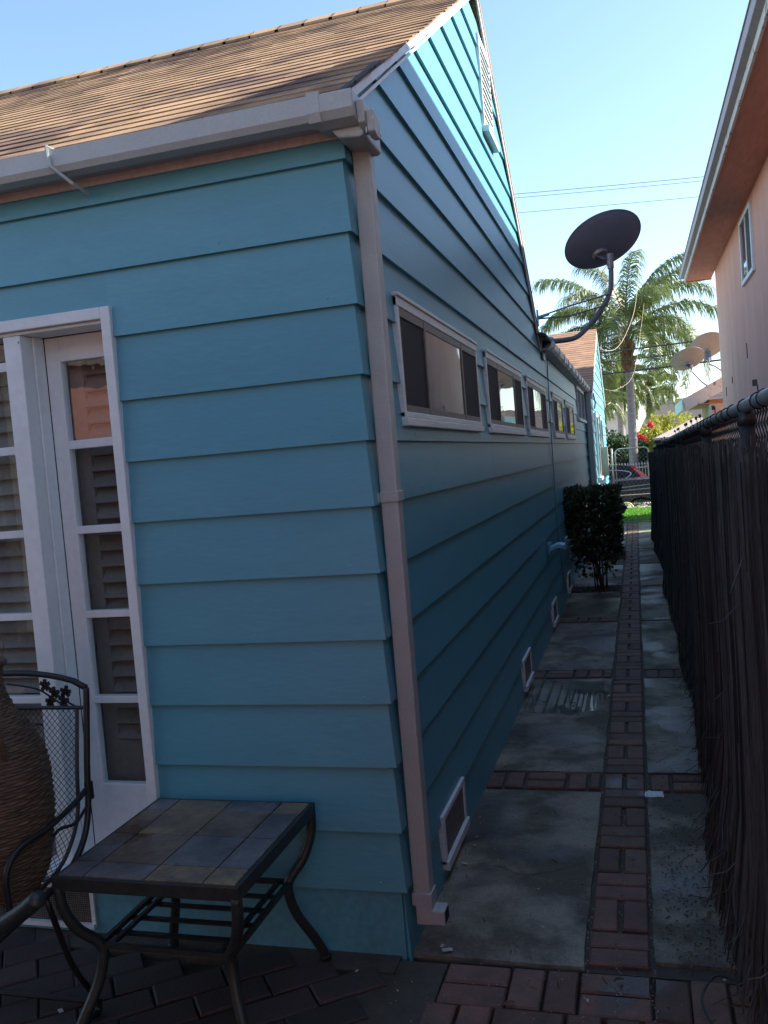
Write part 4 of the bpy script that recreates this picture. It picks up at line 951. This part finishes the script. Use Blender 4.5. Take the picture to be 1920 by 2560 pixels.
# ================================================================ TREES
def frond(mb, mb2, base, az, el0, L_, droop, nl=46, ll=.55, wl_=.028, up0=0.):
    p = Vector(base); d = Vector((math.cos(az) * math.cos(el0), math.sin(az) * math.cos(el0), math.sin(el0))); pts = [p.copy()]; n = 16
    side = Vector((-math.sin(az), math.cos(az), 0)); el = el0
    for i in range(n):
        el -= droop * (.4 + 1.3 * i / n) / n * 1.0
        d = Vector((math.cos(az) * math.cos(el), math.sin(az) * math.cos(el), math.sin(el))); p = p + d * (L_ / n); pts.append(p.copy())
    mb2.tube(pts, [.03 * (1 - .85 * i / n) for i in range(n + 1)], 4, cap=False)
    for i in range(nl):
        t = .16 + .84 * i / nl; f_ = t * n; k = min(int(f_), n - 1); q = pts[k].lerp(pts[k + 1], f_ - k); dd = (pts[k + 1] - pts[k]).normalized()
        l = ll * (1 - .55 * abs(t - .45) ** 1.2) * U(.8, 1.1)
        for s in (-1, 1):
            for rep in range(2):
                out = (side * s * U(.35, 1.0) + dd * U(.35, .8) + Vector((0, 0, U(-.25, .45)))).normalized()
                w_ = dd * wl_ * .5
                a = q; b = q + out * l * .45 + Vector((0, 0, -.06 * l)); c = q + out * l * .72 + Vector((0, 0, -.42 * l)); e = q + out * l * .80 + Vector((0, 0, -.85 * l))
                mb.add([a - w_, a + w_, b + w_, b - w_, c + w_ * .7, c - w_ * .7, e], [(0, 1, 2, 3), (3, 2, 4, 5), (5, 4, 6)])
def palm(name, label, base, h, tr, fronds, L_, seed, group=None, boots=True, azs=None):
    random.seed(seed); P = root(name, base, label, 'palm tree', group); bx_, by_, bz_ = base
    tk = MB(); pts = []; rs = []
    for k in range(60):
        q = k / 59; pts.append((bx_ + .08 * math.sin(q * 2), by_, bz_ + h * q)); rs.append(tr * (1.18 - .35 * q) * (1.02 if k % 2 else .985))
    tk.tube(pts, rs, 16); tk.build('trunk', 'palmtrunk', P, smooth=True)
    top_ = Vector(pts[-1])
    bt = MB()
    if boots:
        for k in range(70):
            a = U(0, 6.28); zz = U(-1.3, .25); r_ = tr * (1.15 + .25 * (zz + 1.3)); c = top_ + Vector((math.cos(a) * r_, math.sin(a) * r_, zz))
            bt.obox(c, (math.cos(a), math.sin(a), 2.2), (-math.sin(a), math.cos(a), 0), (math.cos(a), math.sin(a), -.4), .22, .07, .02)
        bt.build('leaf_bases', 'boot', P)
    cr = MB(); rc_ = MB()
    for k in range(fronds):
        az = (k * 2.399 + U(-.2, .2)) if azs is None else azs[k][0]
        q = k / fronds; el = R(82 - 95 * q) + U(-.1, .1); dr_ = R(70 + 50 * q) + U(-.15, .2); LL = L_ * U(.85, 1.08)
        frond(cr, rc_, top_ + Vector((0, 0, .15)), az, el, LL, dr_, nl=64, ll=L_ * .19, wl_=.036)
    cr.build('crown', 'palmleaf', P); rc_.build('frond_stalk', 'boot', P)
    return P, top_
palm('queen_palm', 'tall queen palm with smooth grey trunk and wide arching crown across the street', (.66, 35.0, -.6), 6.5, .165, 30, 4.3, 3)
palm('small_palm', 'lower palm with drooping crown just left behind the big palm trunk', (.10, 44.0, -.6), 5.0, .18, 20, 2.2, 11, 'smaller palms behind the tall one', boots=False)
palm('small_palm', 'lower bluish palm crown just right of the big palm trunk', (1.55, 47.0, -.6), 4.7, .16, 16, 2.2, 12, 'smaller palms behind the tall one', boots=False)
palm('small_palm', 'short palm with pale stem half hidden by the far blue gable', (-.85, 41.0, -.6), 3.9, .12, 16, 1.7, 13, 'smaller palms behind the tall one', boots=False)
random.seed(5)
bush('dark_bush', 'large dark green rounded bush left of the palm trunk across the street', (-.10, 36.2, -.6), 1.0, .9, 1.40, 9000, .17, 'hedge', trunk=5, lumps=14)
bush('dark_bush', 'dark green bush with red blooms right of the palm trunk', (1.05, 36.4, -.6), .60, .8, 1.30, 5600, .15, 'hedge', trunk=4)
bush('yellow_bush', 'big sunlit yellow green bush right of the palm', (1.95, 38.0, -.6), 1.35, 1.1, 1.75, 13000, .16, 'yellowleaf', trunk=5, lumps=16)
bush('yellow_bush', 'narrow yellow green shrub beside the right end of the white railing', (1.42, 35.6, -.6), .28, .4, 1.2, 2300, .12, 'yellowleaf', trunk=3)
flw = 0
for (x, y, z) in [(.85, 35.3, 1.98), (.93, 35.3, 1.83), (1.02, 35.3, 1.80), (.78, 35.3, 1.92), (1.42, 36.4, 2.30), (1.52, 36.5, 2.26), (1.22, 35.3, 1.72), (-.75, 36, 2.55)]:
    fm_ = MB()
    for i in range(60): leafmesh(fm_, (x + random.gauss(0, .05), y + random.gauss(0, .05), z + random.gauss(0, .045)), .09, .8)
    bb = [o for o in bpy.data.objects if o.get('label', '').startswith('dark green bush with red')][0]
    fm_.build('flower_cluster', 'redflower', bb)
# houses across
GRH = root('distant_house', (5, 60, -.6), 'broad distant building with low grey tan roof at the right horizon', 'building')
MB().prism([(2.0, 4.1), (8, 4.6), (30, 4.6), (30, 2.2), (1.2, 2.6)], 1, 58, 75).build('roof', 'greyroof', GRH); MB().box(2, 30, 58.5, 74, -.6, 2.6).build('wall', 'beigewall', GRH)
TH = root('bungalow', (3, 31.5, -.6), 'small bungalow with pale tan hipped roof just above the far end of the fence', 'house')
MB().add([(1.50, 31.8, 1.70), (5.5, 31.8, 1.70), (5.5, 38, 1.70), (1.50, 38, 1.70), (3.0, 34, 2.35), (4.5, 34, 2.35), (1.50, 31.8, 1.62), (5.5, 31.8, 1.62), (5.5, 38, 1.62), (1.5, 38, 1.62)],
         [(0, 1, 5, 4), (1, 2, 5), (2, 3, 4, 5), (3, 0, 4), (0, 6, 7, 1), (3, 9, 6, 0), (6, 9, 8, 7), (1, 7, 8, 2), (2, 8, 9, 3)]).build('roof', 'greyroof', TH)
MB().box(1.80, 5.2, 32.1, 37.5, -.6, 1.6195).build('wall', 'beigewall', TH)
LH = root('pale_building', (-3, 55, -.6), 'pale grey building glimpsed left behind the palms', 'building')
MB().box(-8, .8, 55, 62, -.6, 3.4).build('wall', 'palewall', LH); MB().box(-8.2, 1.0, 54.6, 62, 3.4, 3.62).build('roof', 'greyroof', LH)


# ================================================================ TABLE
TX0, TX1, TY0, TY1, TZ = -.795, -.245, -.615, -.055, .50
TB = root('tiled_side_table', (-.52, -.335, 0), 'low metal side table with slate tile top and curved legs', 'table')
fr = MB()
fr.box(TX0, TX1, TY0, TY0 + .012, TZ - .036, TZ + .001).box(TX0, TX1, TY1 - .012, TY1, TZ - .036, TZ + .001).box(TX0, TX0 + .012, TY0 + .012, TY1 - .012, TZ - .036, TZ + .001).box(TX1 - .012, TX1, TY0 + .012, TY1 - .012, TZ - .036, TZ + .001)
fr.build('apron', 'tablemetal', TB, bevel=.002)
MB().box(TX0 + .012, TX1 - .012, TY0 + .012, TY1 - .012, TZ - .03, TZ - .004).build('tile_bed', 'grout', TB)
xs = [TX0 + .012, TX0 + .090, TX0 + .275, TX1 - .105, TX1 - .012]; ysx = [TY0 + .012, TY0 + .100, TY0 + .285, TY1 - .100, TY1 - .012]
tan = {(1, 3), (3, 3), (2, 0), (1, 2), (3, 0)}
for i in range(4):
    for j in range(4):
        t = MB().box(xs[i] + .002, xs[i + 1] - .002, ysx[j] + .002, ysx[j + 1] - .002, TZ - .0039, TZ + .0035 + U(-.0008, .0008))
        t.build('tile', 'tiletan' if (i, j) in tan else ('tilebrown' if (i, j) in {(2, 2), (1, 1), (0, 2), (3, 3)} else 'tile'), TB, bevel=.0015)
cxT, cyT = (TX0 + TX1) / 2, (TY0 + TY1) / 2; hx, hy = (TX1 - TX0) / 2, (TY1 - TY0) / 2
for sx in (-1, 1):
    for sy in (-1, 1):
        P = [(1.0, TZ - .03), (.985, .41), (.90, .34), (.76, .285), (.745, .24), (.80, .17), (.92, .09), (1.0, .03), (1.02, .0)]
        pts = crom([(cxT + sx * (hx - .012) * q, cyT + sy * (hy - .012) * q, zz) for (q, zz) in P], 5)
        MB().tube(pts, .0155, 10).build('leg', 'tablemetal', TB, smooth=True)
        MB().lathe([(0, 0), (.018, 0), (.019, .012), (.015, .016)], (pts[-1].x, pts[-1].y, 0), 12).build('foot', 'blackmetal', TB)
qx, qy = (hx - .012) * .76, (hy - .012) * .76; sz = .278
shf = MB()
for s in (-1, 1):
    shf.bar((cxT + s * qx, cyT - qy, sz), (cxT + s * qx, cyT + qy, sz), .014, .014); shf.bar((cxT + s * (qx - .035), cyT - qy, sz), (cxT + s * (qx - .035), cyT + qy, sz), .012, .012)
    shf.bar((cxT - qx, cyT + s * qy, sz), (cxT + qx, cyT + s * qy, sz), .014, .014)
shf.build('shelf_frame', 'tablemetal', TB)
for k in range(4):
    yy = cyT - qy + (k + 1) * 2 * qy / 5; MB().bar((cxT - qx, yy, sz - .008), (cxT + qx, yy, sz - .008), .016, .008).build('shelf_slat', 'tablemetal', TB)

# ================================================================ CHAIR
CH = root('wrought_iron_chair', (-1.08, -.6, 0), 'black wrought iron mesh patio chair holding the wicker jar, left of the tiled table', 'chair')
xr_, xl_ = -.825, -1.32
side_p = [(-.337, .945), (-.345, .885), (-.37, .72), (-.385, .60), (-.42, .52), (-.50, .462), (-.64, .438), (-.80, .425), (-.93, .415), (-.985, .385)]
for nm, xx in (('right', xr_), ('left', xl_)):
    MB().tube(crom([(xx, a, b) for a, b in side_p], 5), .0095, 8).build('side_frame', 'blackmetal', CH, smooth=True)
    off = .03 if nm == 'left' else -.03
    MB().tube(crom([(xx + off, a - .005, b - .0) for a, b in [(-.345, .885), (-.372, .72), (-.387, .60), (-.425, .525), (-.50, .468), (-.64, .443), (-.93, .42)]], 5), .006, 6).build('mesh_rail', 'blackmetal', CH)
# arched top rail
tp = []
for k in range(13):
    q = k / 12; x_ = xr_ + (xl_ - xr_) * q; tp.append((x_, -.337, .945 + .048 * math.sin(math.pi * min(1, q * 1.0)) ** .6))
MB().tube(tp, .0095, 8).build('top_rail', 'blackmetal', CH, smooth=True)
MB().tube([(xr_, -.346, .888), (xl_, -.346, .888)], .006, 6).build('cross_rail', 'blackmetal', CH)
orn = MB()
for (cx, cz) in [(-.965, .955), (-.935, .932), (-.895, .935), (-.905, .908), (-.95, .905), (-1.2, .93), (-1.24, .92)]:
    for k in range(5):
        a = k * 1.257 + U(0, .4); c = Vector((cx + .010 * math.cos(a), -.34, cz + .010 * math.sin(a)))
        orn.obox(c, (math.cos(a), 0, math.sin(a)), (-math.sin(a), 0, math.cos(a)), (0, 1, 0), .0085, .006, .0015)
orn.tube(crom([(-.86, -.34, .888), (-.895, -.34, .905), (-.93, -.34, .93), (-.97, -.34, .965)], 4), .003, 5)
orn.tube(crom([(-.90, -.34, .888), (-.95, -.34, .92), (-1.0, -.34, .945), (-1.1, -.34, .96)], 4), .003, 5)
orn.build('leaf_ornament', 'blackmetal', CH)
# expanded metal sling
prof_s = crom([(0, a, b) for a, b in [(-.346, .888), (-.372, .72), (-.387, .60), (-.425, .522), (-.50, .464), (-.64, .440), (-.93, .417)]], 12)
cum = [0]
for a, b in zip(prof_s[:-1], prof_s[1:]): cum.append(cum[-1] + (b - a).length)
def at_s(s):
    s = max(0, min(cum[-1] - 1e-6, s))
    for i in range(len(cum) - 1):
        if cum[i + 1] >= s: return prof_s[i].lerp(prof_s[i + 1], (s - cum[i]) / (cum[i + 1] - cum[i]))
ms = MB(); pu, pv = .0095, .020; nx_ = int((xr_ - xl_ - .06) / pu); nv = int(cum[-1] / pv)
for i in range(nx_ + 1):
    xx = xl_ + .03 + i * pu
    for s in (1,):
        pts = []
        for v in range(nv * 2 + 1):
            p = at_s(v * pv / 2); ph = (v + i * 2) % 4
            ofs = {0: -.5, 1: 0, 2: .5, 3: 0}[(v * 1 + (2 if i % 2 else 0)) % 4] if False else (.47 if (v // 1 + i) % 2 else -.47)
            pts.append((xx + ofs * pu, p.y, p.z))
        ms.tube(pts, .0013, 4, cap=False)
ms.build('mesh_seat', 'blackmetal', CH)
for xx in (xr_ - .005, xl_ + .005):
    MB().tube(crom([(xx, -.37, .655), (xx + .01, -.45, .640), (xx + .02, -.58, .625), (xx + .01, -.69, .615), (xx, -.735, .57), (xx, -.74, .50), (xx, -.735, .43)], 5), .0085, 8).build('armrest', 'blackmetal', CH, smooth=True)
    MB().tube(crom([(xx, -.39, .60), (xx + .005, -.45, .58), (xx, -.52, .59), (xx, -.58, .565), (xx, -.64, .60)], 4), .005, 6).build('arm_scroll', 'blackmetal', CH)
    MB().tube([(xx, -.365, .67), (xx, -.365, .62)], .013, 8).build('arm_socket', 'blackmetal', CH)
    # rocking base: rod from seat to floor loop
    MB().tube(crom([(xx, -.60, .435), (xx, -.52, .20), (xx, -.42, .02), (xx, -.50, .012), (xx, -.75, .012), (xx, -.95, .015)], 5), .0085, 8).build('base_leg', 'blackmetal', CH, smooth=True)
MB().tube([(xr_, -.95, .015), (xl_, -.95, .015)], .0085, 8).build('base_rail', 'blackmetal', CH)
MB().tube([(xr_, -.42, .03), (xl_, -.42, .03)], .0085, 8).build('base_rail', 'blackmetal', CH)
# wicker jar
JR = root('wicker_jar', (-.95, -.60, .445), 'brown woven wicker jar with narrow neck sitting in the iron chair', 'wicker jar')
prf = crom([(.085, 0, .0), (.115, 0, .06), (.132, 0, .14), (.143, 0, .24), (.141, 0, .33), (.127, 0, .40), (.10, 0, .46), (.066, 0, .51), (.048, 0, .56), (.044, 0, .60), (.05, 0, .635)], 14)
jb = MB(); nz = 330; na = 150; cumj = [0]
for a, b in zip(prf[:-1], prf[1:]): cumj.append(cumj[-1] + (b - a).length)
vs = []; ii = 0
for r_ in range(nz + 1):
    s = cumj[-1] * r_ / nz
    while ii < len(cumj) - 2 and cumj[ii + 1] < s: ii += 1
    p = prf[ii].lerp(prf[ii + 1], (s - cumj[ii]) / (cumj[ii + 1] - cumj[ii])); row = s / .0088; ri = int(row); ph = row - ri
    amp = math.sin(math.pi * ph)
    for k in range(na):
        a = 2 * math.pi * k / na; wv = .5 + .5 * math.cos(math.pi * (k / na * 30) + (math.pi if ri % 2 else 0))
        rr_ = p.x + .0062 * amp * (.25 + .75 * wv) - .003 + .0012 * math.sin(ri * 12.9 + k * .4)
        vs.append((-.95 + rr_ * math.cos(a), -.60 + rr_ * math.sin(a), .445 + p.z + .0015 * math.sin(a * 3 + ri)))
jb.add(vs, [(i * na + k, i * na + (k + 1) % na, (i + 1) * na + (k + 1) % na, (i + 1) * na + k) for i in range(nz) for k in range(na)])
jb.build('body', 'wicker', JR, smooth=True)
rm = MB()
for w_ in range(3):
    rm.tube([(-.95 + (.05 + .006 * math.cos(12 * a + w_ * 2.1)) * math.cos(a), -.60 + (.05 + .006 * math.cos(12 * a + w_ * 2.1)) * math.sin(a), 1.083 + .006 * math.sin(12 * a + w_ * 2.1)) for a in [2 * math.pi * k / 90 for k in range(91)]], .0045, 5, cap=False)
rm.tube(crom([(-.88, -.615, 1.09), (-.868, -.62, 1.12), (-.862, -.62, 1.135), (-.866, -.62, 1.15)], 4), .0012, 4)
rm.build('rim', 'wicker', JR)
hd = MB()
for w_ in range(3):
    hd.tube(crom([(-.905 + .006 * w_, -.66 - .004 * w_, .985), (-.86 + .005 * w_, -.70, .99 + .004 * w_), (-.835 + .004 * w_, -.715, .955), (-.825 + .004 * w_, -.715, .90), (-.83 + .005 * w_, -.70, .85)], 5), .0045, 5)
hd.build('handle', 'wicker', JR)
# second chair, only its arm reaches into view
C2 = root('patio_armchair', (-.9, -1.25, 0), 'dark metal armchair of which only the thick curved arm shows at the lower left edge', 'chair')
MB().tube(crom([(-1.25, -1.15, .60), (-.95, -1.02, .52), (-.70, -.985, .555), (-.60, -.99, .60), (-.52, -1.0, .655)], 6), .019, 14).build('armrest', 'tablemetal', C2, smooth=True)
MB().tube([(-1.0, -1.03, .53), (-1.05, -1.05, .0)], .012, 8).build('leg', 'tablemetal', C2, smooth=True)
MB().tube([(-1.25, -1.15, .60), (-1.30, -1.55, .60), (-1.32, -1.55, 0)], .012, 8).build('leg', 'tablemetal', C2, smooth=True)
MB().box(-1.8, -1.25, -1.6, -1.1, .38, .40).build('seat', 'tablemetal', C2, bevel=.006)
MB().box(-1.82, -1.80, -1.6, -1.1, .40, .95).build('backrest', 'tablemetal', C2, bevel=.006)

# ================================================================ debris
random.seed(9)
lfm = MB(); me_l = None
first = None
spots = []
for i in range(64):
    if i < 40: y = U(.0, 7.5); x = 1.0 - abs(random.gauss(0, .06)) + (-.03 if y < 1 else 0)
    elif i < 54: y = U(.2, 6); x = U(.05, .95)
    else: y = U(-.6, -.05); x = U(.2, .95)
    spots.append((x, y))
def leaf_obj():
    mb = MB(); n = 7; vs = []
    for k in range(n):
        t = k / (n - 1); w_ = .008 * math.sin(math.pi * min(1, t * 1.02)) ** .7 + .0004; cz = .006 * math.sin(t * 3.1) + .004 * t
        vs += [(t * .045, -w_, cz + .004), (t * .045, 0, cz), (t * .045, w_, cz + .003)]
    fs_ = []
    for k in range(n - 1):
        b = k * 3; fs_ += [(b, b + 3, b + 4, b + 1), (b + 1, b + 4, b + 5, b + 2)]
    return mb.add(vs, fs_)
L0 = leaf_obj().build('dry_leaf', 'brownleaf')
tag(L0, 'small curled brown leaf fallen on the wet path', 'leaf', 'fallen leaves on the path')
for i, (x, y) in enumerate(spots):
    o = L0 if i == 0 else L0.copy()
    if i: COL.objects.link(o)
    o.location = (x, y, .0045); o.rotation_euler = (U(-.3, .3), U(-.2, .2), U(0, 6.28)); s = U(.35, .95); o.scale = (s, s * U(.6, 1.1), s)
gr = MB()
for i in range(1500):
    yy = U(-.6, 5) ** 1 if i % 2 else U(-.5, 1.6); xx = random.choice((.545, .738, .642, U(0, .53))) + U(-.008, .008) if i % 5 else U(.1, 1.0); s_ = U(.0006, .0022)
    gr.obox((xx, yy, .001 + s_), (U(-1, 1), U(-1, 1), 0.1), (U(-1, 1), U(-1, 1), .3), (0, 0, 1), s_, s_ * .7, s_ * .6)
tag(gr.build('grit', 'pave'), 'pale grit and crumbs lying in the joints of the path', 'grit', kind='stuff')
db = MB()
for i in range(900):
    y = abs(random.gauss(0, .8)); x = U(.78, 1.03)
    if i % 3 == 0: x = U(.02, 1.0); y = U(-.6, 6)
    a = U(0, 6.28); l = U(.001, .006) if i % 9 else U(.006, .02); w_ = U(.0006, .002); ca, sa = math.cos(a), math.sin(a)
    db.obox((x, y, .0035), (ca, sa, U(-.1, .1)), (-sa, ca, 0), (0, 0, 1), l, w_, .0008)
tag(db.build('debris', 'reed'), 'specks and chips of reed litter strewn over the right slabs', 'litter', kind='stuff')
pf = MB()
for (x, y, s) in [(.065, .62, .010), (.075, .78, .006), (.07, .86, .005), (.12, .03, .016), (.10, .05, .010), (-.13, -.12, .006), (-.30, -.42, .006), (.56, -.17, .006), (.97, .10, .009), (.36, .45, .004), (.20, .9, .003), (.93, -.02, .004), (.05, 1.05, .004), (.4, .2, .004), (-.95, -.44, .012), (.38, .78, .003), (.02, -.2, .003)]:
    a = U(0, 6.28); pf.obox((x, y, .005), (math.cos(a), math.sin(a), .1), (-math.sin(a), math.cos(a), 0), (0, 0, 1), s, s * .5, .0012)
tag(pf.build('paint_flakes', 'paleflake'), 'scattered white paint flakes on the slab by the downspout', 'paint flakes', kind='stuff')
